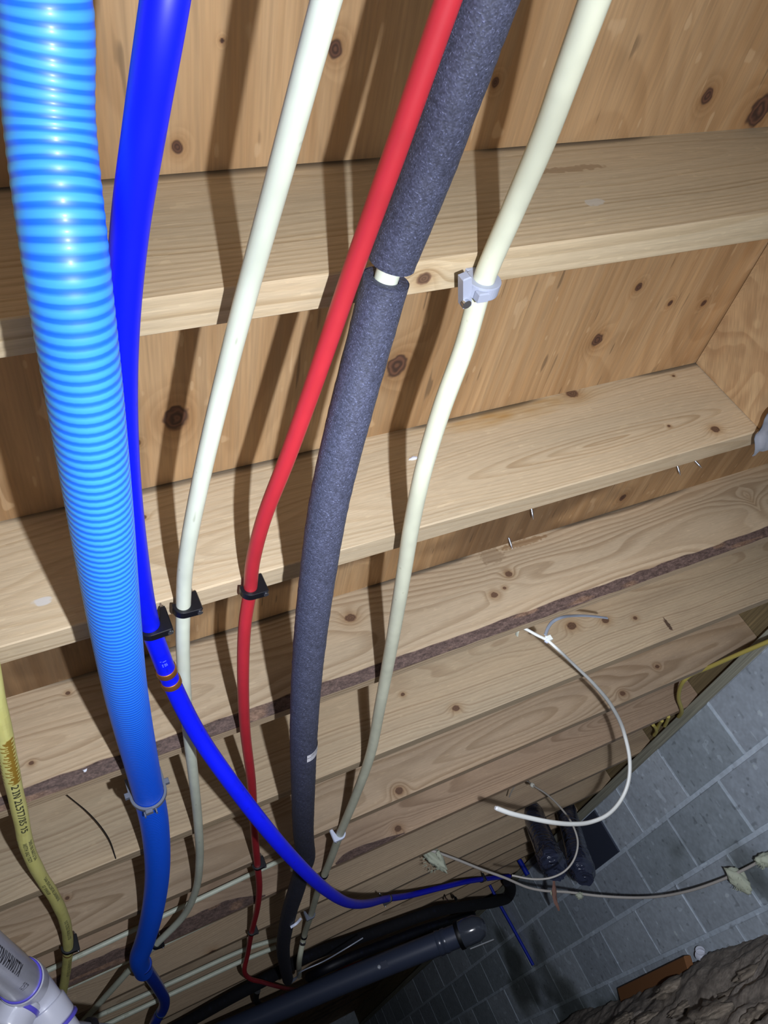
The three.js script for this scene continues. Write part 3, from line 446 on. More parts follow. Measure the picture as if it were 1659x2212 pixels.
{
  const pts = tri([[1395, -310, 0.40], [1284, 0, 0.42], [1229, 150, 0.435], [1174, 300, 0.452], [1108, 455, 0.468], [1044, 607, 0.476], [1004, 745, 0.472], [955, 880, 0.464], [916, 1010, 0.458], [890, 1130, 0.456], [872, 1240, 0.456], [850, 1370, 0.458], [822, 1520, 0.462], [800, 1630, 0.466], [768, 1720, 0.472], [735, 1800, 0.477], [712, 1862, 0.477], [690, 1915, 0.477], [672, 1975, 0.477], [655, 2030, 0.462], [648, 2065, 0.425], [646, 2108, 0.412]]);
  const r = 0.0098, g = uvScale(sweep(pts, r, { step: 0.006, rad: 18, start: 1.1 }), 1, 1 / 0.06), o = thing('white_pipe', 'thicker white plastic pipe right of the grey foam sleeve', 'pipe', pts[5].clone());
  part(o, 'pipe_run', g, agedMat); const path = g.curvePoints;
  for (const [x, y] of [[694, 1905], [652, 2035]]) part(o, 'crimp_ring', ring(path, x, y, r - 0.0003, 0.010, 0.0018), steel, 'shiny steel crimp ring');
  for (const [x, y] of [[700, 1890], [657, 2022]]) part(o, 'tee_fitting', ring(path, x, y, r - 0.0003, 0.012, 0.0022), blackPlastic, 'dark pipe fitting');
  // light grey clip with a hinge bar and a screw
  { const n = nearestToPixel(path, 1038, 617), t = thing('pipe_clip', 'light grey clip with a screw round the thicker white pipe', 'clip', n.p.clone()), m = frameAt(n.p, n.t, UP), mat = std({ color: 0xa9afbf, roughness: 0.35 });
    const wide = 0.0125, R = r + 0.005, q = r + 0.0003, hole = new THREE.Path(), s = new THREE.Shape();
    s.absellipse(0, 0, R + 0.001, R, 0, Math.PI * 2); hole.absellipse(0, 0, q, q, 0, Math.PI * 2, true); s.holes.push(hole);
    const rg = new THREE.ExtrudeGeometry(s, { depth: wide - 0.002, bevelEnabled: true, bevelSize: 0.0006, bevelThickness: 0.001, bevelSegments: 2, curveSegments: 20 }); rg.translate(0, 0, -wide / 2 + 0.001); rg.applyMatrix4(m); part(t, 'collar', rg, mat);
    const bar = softBox(0.0085, 0.0095, 0.034, 0.001); bar.rotateY(-0.3); bar.translate(R + 0.0035, -0.002, 0.002); bar.applyMatrix4(m); part(t, 'mounting_bar', bar, mat);
    const lip = softBox(0.011, 0.007, wide * 0.8, 0.0012, M4(R * 0.55, -R + 0.001, 0.001)); lip.applyMatrix4(m); part(t, 'lower_flange', lip, mat);
    const sc = new THREE.CylinderGeometry(0.0036, 0.0042, 0.004, 16); sc.translate(R + 0.003, -0.0085, 0.011); sc.applyMatrix4(m); part(t, 'screw', sc, steel, 'steel screw head');
    const bk = softBox(0.018, 0.004, wide, 0.0008, M4(0, R + 0.001, 0)); bk.applyMatrix4(m); part(t, 'mounting_foot', bk, mat); }
  talonClip('pipe_clip', 'white hook clip on the thicker white pipe, halfway down', 'clip', path, 735, 1802, r, { mat: whitePlastic, rise: 0.01, side: -1 });
  talonClip('pipe_clip', 'small pale clip on the thicker white pipe between two steel rings', 'clip', path, 672, 1975, r, { mat: greyPlastic, rise: 0.006, side: -1 });
  // level white pipes lying in the bays across the joists
  const level = (list, rr, away, label) => { const p = list.map(([x, y]) => atAway(x, y, away)); const gg = uvScale(sweep(p, rr, { step: 0.02, rad: 14 }), 1, 1 / 0.05); single('level_white_pipe', gg, creamMat, label, 'pipe', 'white pipes across the picture'); };
  level([[-60, 2170], [80, 2107], [278, 2014], [355, 1977], [440, 1937], [600, 1861], [650, 1838]], 0.0066, 2.384, 'level white pipe highest of the four in the bays, passing behind the red pipe');
  level([[-40, 2216], [100, 2154], [270, 2078], [420, 2008], [560, 1941], [612, 1916]], 0.0066, 2.79, 'level white pipe mostly hidden behind the lower edge of a joist');
  level([[60, 2266], [180, 2209], [300, 2155], [400, 2109], [527, 2052], [581, 2034], [625, 2024]], 0.0078, 3.195, 'upper one of the two parallel level white pipes at the bottom');
  level([[100, 2276], [260, 2199], [400, 2133], [527, 2074], [596, 2046]], 0.0078, 3.20, 'lower one of the two parallel level white pipes at the bottom');
}

// ---------------------------------------------------------------- foam sleeves with a white pipe inside
const foamMap = texture(512, 512, (i, j, c) => { const x = i / 512 * 0.12, y = j / 512 * 0.12, a = n2(x * 1100, y * 1100, 111), b = n2(x * 620, y * 620, 112), d = fbm2(x * 40, y * 40, 113); let v = 1 + 0.2 * a + 0.12 * b + 0.06 * d; if (a > 0.7) v += 3.2 * (a - 0.7); c[0] = 67 * v; c[1] = 70 * v; c[2] = 88 * v; });
wrapU(foamMap);
const foamMat = std({ map: foamMap, roughness: 0.62, bumpMap: foamMap, bumpScale: 0.0035 });
const darkFoam = std({ map: foamMap, color: 0x55555c, roughness: 0.9, bumpMap: foamMap, bumpScale: 0.001 });
{
  const line = [[1180, -340, 0.435], [1052, 0, 0.445], [985, 190, 0.45], [930, 350, 0.455], [880, 480, 0.458], [838, 590, 0.46], [800, 730, 0.452], [752, 910, 0.435], [712, 1080, 0.42], [684, 1260, 0.408], [666, 1420, 0.40], [657, 1560, 0.39], [655, 1680, 0.385], [655, 1790, 0.385], [658, 1850, 0.386], [645, 1905, 0.385], [625, 1970, 0.385], [612, 2040, 0.385], [615, 2082, 0.388], [622, 2116, 0.388]];
  const all = tri(line), whole = sweep(all, 0.0092, { step: 0.003, rad: 12, start: 1.1 }), path = whole.curvePoints;
  const cutA = nearestToPixel(path, 844, 568).i, cutB = nearestToPixel(path, 835, 601).i;
  const o1 = thing('inner_pipe', 'white pipe showing in the gap between the two foam sleeves', 'pipe', path[cutA].clone()); part(o1, 'pipe_run', uvScale(sweep(path.slice(Math.max(0, cutA - 6), cutB + 6), 0.0098, { step: 0.004, rad: 16 }), 1, 1 / 0.06), creamMat);
  const rough = (s, a) => 0.0004 * n3(s * 160, Math.cos(a) * 3, Math.sin(a) * 3);
  const tubeShell = (pp, r0, r1, kf) => { const outer = sweep(pp, (s, l) => r0 * (kf ? kf(s, l) : 1), { step: 0.004, rad: 26, cap: false, wave: rough }); const inner = sweep(pp, r1, { step: 0.02, rad: 26, cap: false }); const u = outer.attributes.uv; for (let i = 0; i < u.count; i++) u.setXY(i, u.getX(i) / 0.12, u.getY(i) * (r0 / 0.01) / 0.12);
    const rings = []; for (const e of [0, 1]) { const A = outer.curvePoints, p = e ? A[A.length - 1] : A[0], t = e ? p.clone().sub(A[A.length - 2]) : A[1].clone().sub(p); const lg = new THREE.LatheGeometry([[r1, -0.0004], [r0 - 0.0015, -0.0006], [r0, 0.0012]].map(q => new THREE.Vector2(q[0], q[1])), 26); lg.rotateX(e ? -Math.PI / 2 : Math.PI / 2); lg.applyMatrix4(frameAt(p, t.normalize(), UP)); const lu = lg.attributes.uv; for (let i = 0; i < lu.count; i++) lu.setXY(i, lu.getX(i) * 0.8, lu.getY(i) * 0.1); rings.push(lg); }
    return mergeGeometries([outer, inner, ...rings].map(q => { const w = q.index ? q.toNonIndexed() : q; w.userData = {}; for (const k of Object.keys(w.attributes)) if (!['position', 'normal', 'uv'].includes(k)) w.deleteAttribute(k); return w; })); };
  const R = 0.0190;
  const sMat = foamMat.clone(); sMat.side = THREE.DoubleSide;
  const a = thing('foam_sleeve', 'upper grey foam sleeve, cut off square above the gap', 'insulation', path[cutA].clone()); part(a, 'foam_tube', tubeShell(path.slice(0, cutA + 1), R * 0.99, 0.0105), sMat);
  const lowPath = path.slice(cutB), lowLen = new THREE.CatmullRomCurve3(lowPath).getLength();
  const b = thing('foam_sleeve', 'long lower grey foam sleeve with a white sticker, dark towards its kinked end', 'insulation', path[cutB].clone());
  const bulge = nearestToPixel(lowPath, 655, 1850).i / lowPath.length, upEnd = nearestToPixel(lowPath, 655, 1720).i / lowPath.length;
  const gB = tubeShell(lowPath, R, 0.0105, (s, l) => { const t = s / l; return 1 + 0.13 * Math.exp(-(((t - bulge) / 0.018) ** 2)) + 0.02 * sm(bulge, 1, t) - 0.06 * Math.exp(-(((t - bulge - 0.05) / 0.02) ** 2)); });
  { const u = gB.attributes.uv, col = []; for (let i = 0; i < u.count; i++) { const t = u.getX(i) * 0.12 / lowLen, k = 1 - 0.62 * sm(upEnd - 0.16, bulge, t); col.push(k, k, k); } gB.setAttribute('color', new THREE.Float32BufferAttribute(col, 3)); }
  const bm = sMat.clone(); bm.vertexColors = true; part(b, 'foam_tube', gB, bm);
  // sticker wrapped round the sleeve
  const n = nearestToPixel(lowPath, 658, 1612), m = frameAt(n.p, n.t, UP);
  const st = texture(128, 64, (i, j, c) => { const y = j / 64, x = i / 128; let v = 226; if (y > 0.42 && y < 0.5) v = 120; if (y > 0.62 && y < 0.9 && x > 0.1 && x < 0.85 && Math.floor(x * 60) % 3 && Math.floor(y * 22) % 2) v = 150; if (y < 0.34 && y > 0.12 && x > 0.5 && x < 0.85 && Math.floor(x * 44) % 2) v = 96; c[0] = v; c[1] = v; c[2] = v * 1.03; });
  const sg = new THREE.CylinderGeometry(R + 0.0009, R + 0.0009, 0.024, 16, 1, true, 0, 2.0); sg.rotateX(Math.PI / 2); 
  // turn the patch towards the eye and to the right of it
  const eye = camera.position.clone().sub(n.p).applyMatrix4(new THREE.Matrix4().copy(m).setPosition(0, 0, 0).invert()), ang = Math.atan2(eye.y, eye.x);
  let best = 0, bx = -1e9; for (let k = 0; k < 72; k++) { const t = k / 72 * Math.PI * 2, v = new THREE.Vector3(Math.cos(t), Math.sin(t), 0), f = v.dot(eye.clone().normalize()), w = v.clone().transformDirection(m).dot(new THREE.Vector3(ROT[0][0], ROT[1][0], -ROT[2][0])); const sc = f * 0.75 + w; if (f > 0.1 && sc > bx) { bx = sc; best = t; } }
  let cx = 0, cy = 0; { const p = sg.attributes.position; for (let i = 0; i < p.count; i++) { cx += p.getX(i); cy += p.getY(i); } } sg.rotateZ(best - Math.atan2(cy, cx)); sg.applyMatrix4(m);
  part(b, 'sticker', sg, std({ map: st, roughness: 0.5, side: THREE.DoubleSide }), 'white paper sticker with small print');
  // pale plastic tab hooked round the lower bend
  const nb = nearestToPixel(lowPath, 640, 1990); const tab = sweep([atDepth(628, 2003, pixelSize(nb.p) * FOCAL - 0.024), atDepth(640, 1995, pixelSize(nb.p) * FOCAL - 0.022), atDepth(650, 1984, pixelSize(nb.p) * FOCAL - 0.002)], 0.0035, { step: 0.002, rad: 8, squash: 0.45 });
  single('plastic_tab', tab, whitePlastic, 'small white plastic tab on the kinked end of the foam sleeve', 'tab');
  const hk = sweep([atUp(626, 1846, HB), atUp(627, 1862, 0.46), atUp(630, 1880, 0.43)], 0.0032, { step: 0.004, rad: 8 }); single('pipe_hook', hk, agedMat, 'small pale hook between the foam sleeve and a joist', 'hook');
}
// ---------------------------------------------------------------- yellow hose with print
{
  const pts = tri([[-28, 1420, 0.465], [-12, 1500, 0.465], [10, 1600, 0.466], [28, 1690, 0.468], [45, 1765, 0.47], [57, 1825, 0.47], [84, 1885, 0.47], [117, 1938, 0.47], [140, 1990, 0.471], [147, 2040, 0.472], [144, 2085, 0.473], [137, 2135, 0.474], [125, 2190, 0.474], [110, 2260, 0.474]]);
  const r = 0.0104, g = sweep(pts, r, { step: 0.0035, rad: 24, wave: (s) => 0.00022 * Math.sin(s / 0.0034 * Math.PI * 2) }), len = new THREE.CatmullRomCurve3(pts, false, 'centripetal').getLength();
  const cv = document.createElement('canvas'); cv.width = 2048; cv.height = 96; const x = cv.getContext('2d');
  x.fillStyle = '#ebe68c'; x.fillRect(0, 0, 2048, 96);
  { const q = rng(5); for (let i = 0; i < 900; i++) { x.fillStyle = q() > 0.5 ? 'rgba(150,140,60,0.06)' : 'rgba(255,255,210,0.06)'; x.fillRect(q() * 2048, q() * 96, 4 + q() * 40, 3 + q() * 10); } }
  x.fillStyle = 'rgba(30,32,26,0.85)'; x.textBaseline = 'middle';
  const put = (t, u, v, size) => { x.font = `bold ${size}px sans-serif`; x.fillText(t, u, v); };
  const along = (px, py) => nearestToPixel(g.curvePoints, px, py).i / (g.curvePoints.length - 1) * 2048;
  const band = (v) => { put('2 IN 2L5T7/8S 15', along(26, 1683), v, 20); put('505 00 AA72 5A', along(52, 1808), v - 7, 11); put('WITH 0A2 TSZ1', along(52, 1808), v + 5, 11); put('SAA 05HLIMT4I LAUNA18', along(86, 1890), v - 7, 11); put('12 YHHUR', along(92, 1900), v + 5, 11); put('1/2 YL7SL7 ALUL2 LTSI', along(136, 1980), v, 12); put('Z 5 15 8 5V5 15 3 25 LL5', along(146, 2064), v, 12); };
  band(13); band(45); band(77);
  x.fillStyle = 'rgba(140,92,10,0.75)'; for (let i = 0; i < 46; i++) { const u0 = along(6, 1585), u1 = along(24, 1680), u = u0 + (u1 - u0) * i / 46; for (const v of [3, 35, 67]) x.fillRect(u, v + 4 * Math.sin(i * 1.7 + v), (u1 - u0) / 44, 15 + 5 * Math.sin(i * 2.9 + v)); }
  const map = new THREE.CanvasTexture(cv); map.colorSpace = THREE.SRGBColorSpace; map.wrapS = map.wrapT = THREE.RepeatWrapping; map.magFilter = THREE.LinearFilter;
  uvScale(g, 1 / len, -1 / (2 * Math.PI * r));
  const o = thing('yellow_hose', 'printed yellow hose bending down the left edge', 'hose', pts[4].clone()); part(o, 'hose_wall', g, phys({ map, roughness: 0.5, clearcoat: 0.1, clearcoatRoughness: 0.5 }));
  part(o, 'hose_wall', sweep([pts[0].clone().addScaledVector(pts[1].clone().sub(pts[0]).normalize(), -1.6), pts[0].clone().addScaledVector(pts[1].clone().sub(pts[0]).normalize(), -0.8), pts[0].clone().addScaledVector(pts[1].clone().sub(pts[0]).normalize(), -0.0002)], r, { step: 0.02, rad: 24 }), std({ color: 0xe6e08a, roughness: 0.5 }));
  part(o, 'stain_band', ring(g.curvePoints, 146, 2057, r - 0.0002, 0.007, 0.0006), std({ color: 0x7a4a12, roughness: 0.8 }), 'rust brown band round the hose');
  talonClip('pipe_clip', 'small black clip beside the lower bend of the yellow hose', 'clip', g.curvePoints, 147, 2046, r, { rise: 0.008 });
}
// ---------------------------------------------------------------- grey drain pipe and its fittings, lower left
{
  const cv = document.createElement('canvas'); cv.width = 1024; cv.height = 256; const x = cv.getContext('2d'); x.fillStyle = '#b4b6c0'; x.fillRect(0, 0, 1024, 256);
  { const q = rng(15); for (let i = 0; i < 1200; i++) { x.fillStyle = q() > 0.5 ? 'rgba(60,60,60,0.03)' : 'rgba(255,255,255,0.03)'; x.fillRect(q() * 1024, q() * 256, 10 + q() * 60, 2 + q() * 8); } }
  x.fillStyle = 'rgba(24,24,30,0.85)'; x.textBaseline = 'middle'; for (const v of [26, 90, 154, 218]) { x.font = 'bold 30px sans-serif'; x.fillText('KECHEINVHWITX', 640, v); x.font = 'bold 22px sans-serif'; x.fillText('157', 930, v + 18); }
  const map = new THREE.CanvasTexture(cv); map.colorSpace = THREE.SRGBColorSpace; map.wrapS = map.wrapT = THREE.RepeatWrapping;
  const r = 0.0288, up = 0.33, end = atUp(44, 2118, up), dir = new THREE.Vector3(0.03, 0.0, -1).normalize(), o = thing('drain_pipe', 'grey white drain pipe with purple primer rings in the lower left corner', 'pipe', end.clone());
  const far = end.clone().addScaledVector(dir, -0.9), g = uvScale(sweep([far, far.clone().lerp(end, 0.5), end], r, { step: 0.05, rad: 36 }), 1 / 0.9, -1 / (2 * Math.PI * r)); part(o, 'pipe_run', g, phys({ map, roughness: 0.35, clearcoat: 0.3, clearcoatRoughness: 0.3 }));
  const pvc = phys({ color: 0xc8cad6, roughness: 0.3, clearcoat: 0.5, clearcoatRoughness: 0.2 }), purple = phys({ color: 0x5a52c8, roughness: 0.3, clearcoat: 0.4 });
  const hub = (a, d, r0, wide, name, mat, label) => { const lg = new THREE.LatheGeometry([[r0 * 0.9, 0], [r0 * 1.0, 0], [r0 * 1.06, wide * 0.06], [r0 * 1.06, wide * 0.85], [r0 * 0.98, wide], [r0 * 0.5, wide]].map(q => new THREE.Vector2(q[0], q[1])), 36); lg.rotateX(Math.PI / 2); lg.applyMatrix4(frameAt(a, d, UP)); return part(o, name, lg, mat, label); };
  hub(end.clone().addScaledVector(dir, -0.007), dir, r * 1.035, 0.007, 'primer_ring', purple, 'purple primer ring');
  hub(end, dir, r * 1.09, 0.05, 'hub', pvc);
  const c = end.clone().addScaledVector(dir, 0.07), dd = new THREE.Vector3(0.3, -0.86, -0.42).normalize(); // elbow body turning down, one side branch to the left
  const body = sweep([end.clone().addScaledVector(dir, 0.03), end.clone().addScaledVector(dir, 0.05), c.clone().addScaledVector(dd, 0.02), c.clone().addScaledVector(dd, 0.05)], r * 1.08, { step: 0.008, rad: 30 }); part(o, 'elbow_body', body, pvc);
  const dl = new THREE.Vector3(-0.62, -0.74, 0.1).normalize(); hub(c.clone().addScaledVector(dir, -0.02).addScaledVector(dl, 0.018), dl, r * 1.08, 0.045, 'branch_hub', pvc); hub(c.clone().addScaledVector(dir, -0.02).addScaledVector(dl, 0.026), dl, r * 1.16, 0.007, 'primer_ring', purple, 'purple primer ring'); part(o, 'branch_pipe', sweep([c.clone(), c.clone().addScaledVector(dl, 0.14), c.clone().addScaledVector(dl, 0.3)], r, { step: 0.05, rad: 30 }), pvc);
  const e2 = c.clone().addScaledVector(dd, 0.035); hub(e2, dd, r * 1.14, 0.035, 'outlet_hub', pvc); hub(e2.clone().addScaledVector(dd, 0.034), dd, r * 1.2, 0.006, 'primer_ring', purple, 'purple primer ring');
  const side = new THREE.Vector3(0.75, -0.35, -0.55).normalize(), e3 = c.clone().addScaledVector(dir, 0.06).addScaledVector(dd, 0.085); hub(e3.clone().addScaledVector(side, 0.03), side, r * 1.0, 0.012, 'rubber_ring', std({ color: 0x101114, roughness: 0.6 }), 'black rubber ring'); part(o, 'outlet_pipe', sweep([e3, e3.clone().addScaledVector(side, 0.05), e3.clone().addScaledVector(side, 0.11)], r * 0.82, { step: 0.05, rad: 28 }), std({ color: 0x7c7e86, roughness: 0.5 }));
  part(o, 'down_pipe', sweep([e2.clone(), e2.clone().addScaledVector(dd, 0.2), e2.clone().addScaledVector(dd, 0.4)], r, { step: 0.05, rad: 28 }), pvc);
}
// ---------------------------------------------------------------- black pipes at the bottom
{
  const abs = phys({ color: 0x3a4358, roughness: 0.42, clearcoat: 1, clearcoatRoughness: 0.3 });
  const r = 0.0445, A = atDepth(380, 2276, 3.22), B = atDepth(750, 2117, 3.22), C = atDepth(1004, 2015, 3.2), g = sweep([A, B, C], r, { step: 0.05, rad: 36, end: 0.0 });
  const o = thing('black_drain_pipe', 'big glossy black drain pipe running along the bottom to a capped end', 'pipe', B.clone()); part(o, 'pipe_run', g, abs);
  const t = C.clone().sub(B).normalize(), lathe = (at, prof, name, mat, label) => { const lg = new THREE.LatheGeometry(prof.map(q => new THREE.Vector2(q[0], q[1])), 36); lg.rotateX(Math.PI / 2); lg.applyMatrix4(frameAt(at, t, UP)); return part(o, name, lg, mat, label); };
  const alongTo = (px, py) => nearestToPixel(g.curvePoints, px, py).p;
  lathe(alongTo(962, 2033), [[r, -0.02], [r + 0.003, -0.019], [r + 0.003, -0.006], [r + 0.001, -0.004], [r + 0.001, 0.004], [r + 0.003, 0.006], [r + 0.003, 0.019], [r, 0.02]], 'coupling', phys({ color: 0x3c4456, roughness: 0.25, clearcoat: 0.6 }));
  lathe(C.clone().addScaledVector(t, -0.01), [[r, -0.02], [r + 0.007, -0.019], [r + 0.007, 0.02], [r + 0.005, 0.06], [r * 0.85, 0.085], [r * 0.4, 0.098], [0, 0.1]], 'end_cap', phys({ color: 0x454b56, roughness: 0.15, clearcoat: 0.9, clearcoatRoughness: 0.1 }), 'rounded shiny end cap');
  lathe(C.clone().addScaledVector(t, -0.022), [[r + 0.006, -0.008], [r + 0.010, -0.008], [r + 0.010, 0.008], [r + 0.006, 0.008]], 'clamp_band', std({ color: 0x050609, roughness: 0.5 }), 'black clamp band');
  const side = nearestToPixel(g.curvePoints, 830, 2083), eye = camera.position.clone().sub(side.p).normalize(); eye.addScaledVector(t, -eye.dot(t)).normalize(); const dn = new THREE.Vector3().crossVectors(eye, t).normalize();
  const lab = softBox(0.028, 0.028, 0.0016, 0.0005); lab.applyMatrix4(new THREE.Matrix4().makeBasis(t, new THREE.Vector3().crossVectors(eye, t), eye).setPosition(side.p.clone().addScaledVector(eye, r + 0.0004))); part(o, 'label_tag', lab, std({ color: 0x3a4154, roughness: 0.4 }), 'small square tag on the pipe');
  const drop = lump(3, 0.0075, 0.008, 0.005, 0.1, 1, 3); const dp = side.p.clone().addScaledVector(eye, r).addScaledVector(t, -0.022); drop.translate(dp.x, dp.y, dp.z); part(o, 'water_drop', drop, std({ color: 0xdfe6f2, roughness: 0.1, metalness: 0.4 }), 'bright drop');
  const pl = softBox(0.1, 0.005, 0.05, 0.001); pl.applyMatrix4(new THREE.Matrix4().makeBasis(t, UP.clone().addScaledVector(t, -t.y).normalize(), new THREE.Vector3().crossVectors(t, UP).normalize()).setPosition(C.clone().addScaledVector(t, 0.045).add(new THREE.Vector3(0, -r - 0.016, 0)))); part(o, 'end_plate', pl, std({ color: 0x9a9ea0, roughness: 0.7 }), 'pale strip under the end cap');

  const foamBlack = std({ map: foamMap, color: 0x30343f, roughness: 0.9 });
  const fa = tri([[300, 2262, 0.462], [390, 2216, 0.462], [500, 2155, 0.464], [580, 2113, 0.464], [655, 2071, 0.462], [760, 2032, 0.452], [860, 1996, 0.43], [930, 1972, 0.41], [1010, 1957, 0.40], [1070, 1948, 0.40], [1098, 1938, 0.41], [1104, 1918, 0.43], [1097, 1904, 0.455]]);
  single('black_foam_pipe', sweep(fa, (s, l) => 0.0225 + 0.004 * sm(0.55, 0.8, s / l), { step: 0.02, rad: 22 }), foamBlack, 'black foam covered pipe against the joists ending in an elbow by the wall', 'pipe');
  const fb = tri([[668, 2111, 0.412], [700, 2094, 0.40], [760, 2067, 0.395], [830, 2040, 0.39], [900, 2012, 0.385], [960, 1992, 0.38], [1020, 1976, 0.375]]);
  single('black_foam_pipe', sweep(fb, (s, l) => 0.019, { step: 0.02, rad: 22 }), std({ map: foamMap, color: 0x3a4152, roughness: 0.55 }), 'second black foam covered pipe just above the glossy black drain pipe', 'pipe');
  const fc = tri([[556, 2140, 0.46], [553, 2152, 0.46], [556, 2166, 0.46], [575, 2172, 0.46], [610, 2158, 0.46]]);
  single('black_hose', sweep(fc, 0.013, { step: 0.01, rad: 18 }), std({ color: 0x14161c, roughness: 0.6 }), 'curled black hose end tucked between the foam pipe and the drain pipe', 'hose');
  // clear plastic strip
  const sp = tri([[628, 2122, 0.375], [640, 2112, 0.375], [652, 2098, 0.375], [700, 2076, 0.37], [745, 2050, 0.37], [784, 2026, 0.375]]); single('plastic_strip', sweep(sp, (s, l) => 0.0022 + 0.0032 * (1 - sm(0.08, 0.2, s / l)), { step: 0.01, rad: 8, squash: 0.35 }), std({ color: 0x8f97a6, roughness: 0.3 }), 'thin clear plastic strip lying over the black pipes', 'strip');
  const hs = sweep([atUp(975, 1930, HB - 0.002), atUp(982, 1938, 0.45), atUp(986, 1944, 0.442)], 0.007, { step: 0.01, rad: 8, squash: 0.4 }); single('hanger_strap', hs, blackPlastic, 'short black strap holding the foam covered pipe to a joist', 'strap');
  const hs2 = sweep([atUp(961, 1934, HB - 0.002), atUp(964, 1942, 0.45), atUp(967, 1946, 0.444)], 0.007, { step: 0.01, rad: 8, squash: 0.4 }); single('hanger_strap', hs2, std({ color: 0x4a342c, roughness: 0.6 }), 'brownish strap beside the short black strap', 'strap');
}
// ---------------------------------------------------------------- wrapped ducts, vent panel, cup and board at the block wall
{
  const crease = texture(256, 256, (i, j, c) => { const x = i / 256 * 0.25, y = j / 256 * 0.25, v = 128 + 90 * (Math.abs(n2(x * 60 + n2(x * 30, y * 30, 121), y * 60, 122)) * 1.4 - 0.5) + 40 * Math.abs(n2(x * 150, y * 150, 123)); c[0] = c[1] = c[2] = v; }, false);
  crease.repeat.set(4, 4);
  const film = phys({ color: 0x343a4e, roughness: 0.2, bumpMap: crease, bumpScale: 0.012, clearcoat: 0.4, clearcoatRoughness: 0.1 });
  const bag = (list, seed, label, w0) => {
    const pts = list.map(([x, y, z]) => atDepth(x, y, z));
    const g = sweep(pts, (s, l, a) => { const t = s / l; return w0 * (0.94 + 0.1 * t) * (1 - 0.35 * sm(0.9, 1, t)); }, { step: 0.006, rad: 40, wave: (s, a, l) => { const t = s / l, k = 0.1 + 0.9 * sm(0.62, 0.85, t); return k * w0 * (0.10 * fbm3(Math.cos(a) * 3.2 + seed, Math.sin(a) * 3.2, s * 24) + 0.16 * Math.abs(n3(Math.cos(a) * 7 + seed, Math.sin(a) * 7, s * 80))); }, squash: 0.82 });
    return single('wrapped_duct', g, film, label, 'duct', 'ducts wrapped in black film');
  };
  bag([[1148, 1742, 3.42], [1161, 1784, 3.28], [1179, 1830, 3.12], [1194, 1866, 3.0], [1201, 1885, 2.95]], 3, 'left one of two ducts wrapped in shiny black film by the wall', 0.055);
  bag([[1222, 1746, 3.46], [1233, 1788, 3.32], [1246, 1838, 3.16], [1257, 1876, 3.05], [1263, 1898, 3.0]], 8, 'right one of two ducts wrapped in shiny black film by the wall', 0.052);
  const vp = softBox(0.395, 0.19, 0.02, 0.003); vp.rotateY(-Math.PI / 2); const vc = W3(WALL + 0.006, WTOP - 0.1, 3.55); vp.translate(vc.x, vc.y, vc.z); single('vent_cover', vp, std({ color: 0x3d4556, roughness: 0.6 }), 'smooth dark blue grey vent cover in the top course of the block wall', 'vent');
  const cupAt = atAlong(1524, 2062, 1.845), cup = new THREE.LatheGeometry([[0.0, 0.0], [0.026, 0.0], [0.028, 0.003], [0.034, 0.06], [0.0355, 0.062], [0.0335, 0.061], [0.027, 0.005], [0, 0.004]].map(q => new THREE.Vector2(q[0], q[1])), 28);
  cup.scale(0.6, 0.6, 0.6); cup.rotateZ(1.0); cup.rotateY(0.8); cup.translate(cupAt.x - 0.01, cupAt.y - 0.01, cupAt.z); const o = thing('paper_cup', 'small white cup lying at the foot of the block wall', 'cup', cupAt.clone()); part(o, 'cup_body', cup, std({ color: 0xe6e9f2, roughness: 0.5, side: THREE.DoubleSide }));
  const lid = new THREE.CylinderGeometry(0.028, 0.028, 0.006, 24); lid.scale(0.6, 0.6, 0.6); lid.rotateX(1.1); lid.rotateZ(0.4); lid.translate(cupAt.x - 0.018, cupAt.y + 0.020, cupAt.z + 0.012); part(o, 'lid', lid, std({ color: 0xd9dde8, roughness: 0.5 }));
  const b0 = atAlong(1345, 2155, 1.80), b1 = atAlong(1492, 2088, 1.80), bd = b1.clone().sub(b0), bl = bd.length(), bg = softBox(bl, 0.075, 0.03, 0.003); const bz = new THREE.Vector3(-1, 0.35, 0).normalize(), bx = bd.clone().normalize(); bz.addScaledVector(bx, -bz.dot(bx)).normalize();
  bg.applyMatrix4(new THREE.Matrix4().makeBasis(bx, new THREE.Vector3().crossVectors(bz, bx), bz).setPosition(b0.clone().lerp(b1, 0.5))); single('board_offcut', bg, std({ color: 0x8e5f38, roughness: 0.8 }), 'orange brown board lying on the soil against the block wall', 'board');
}
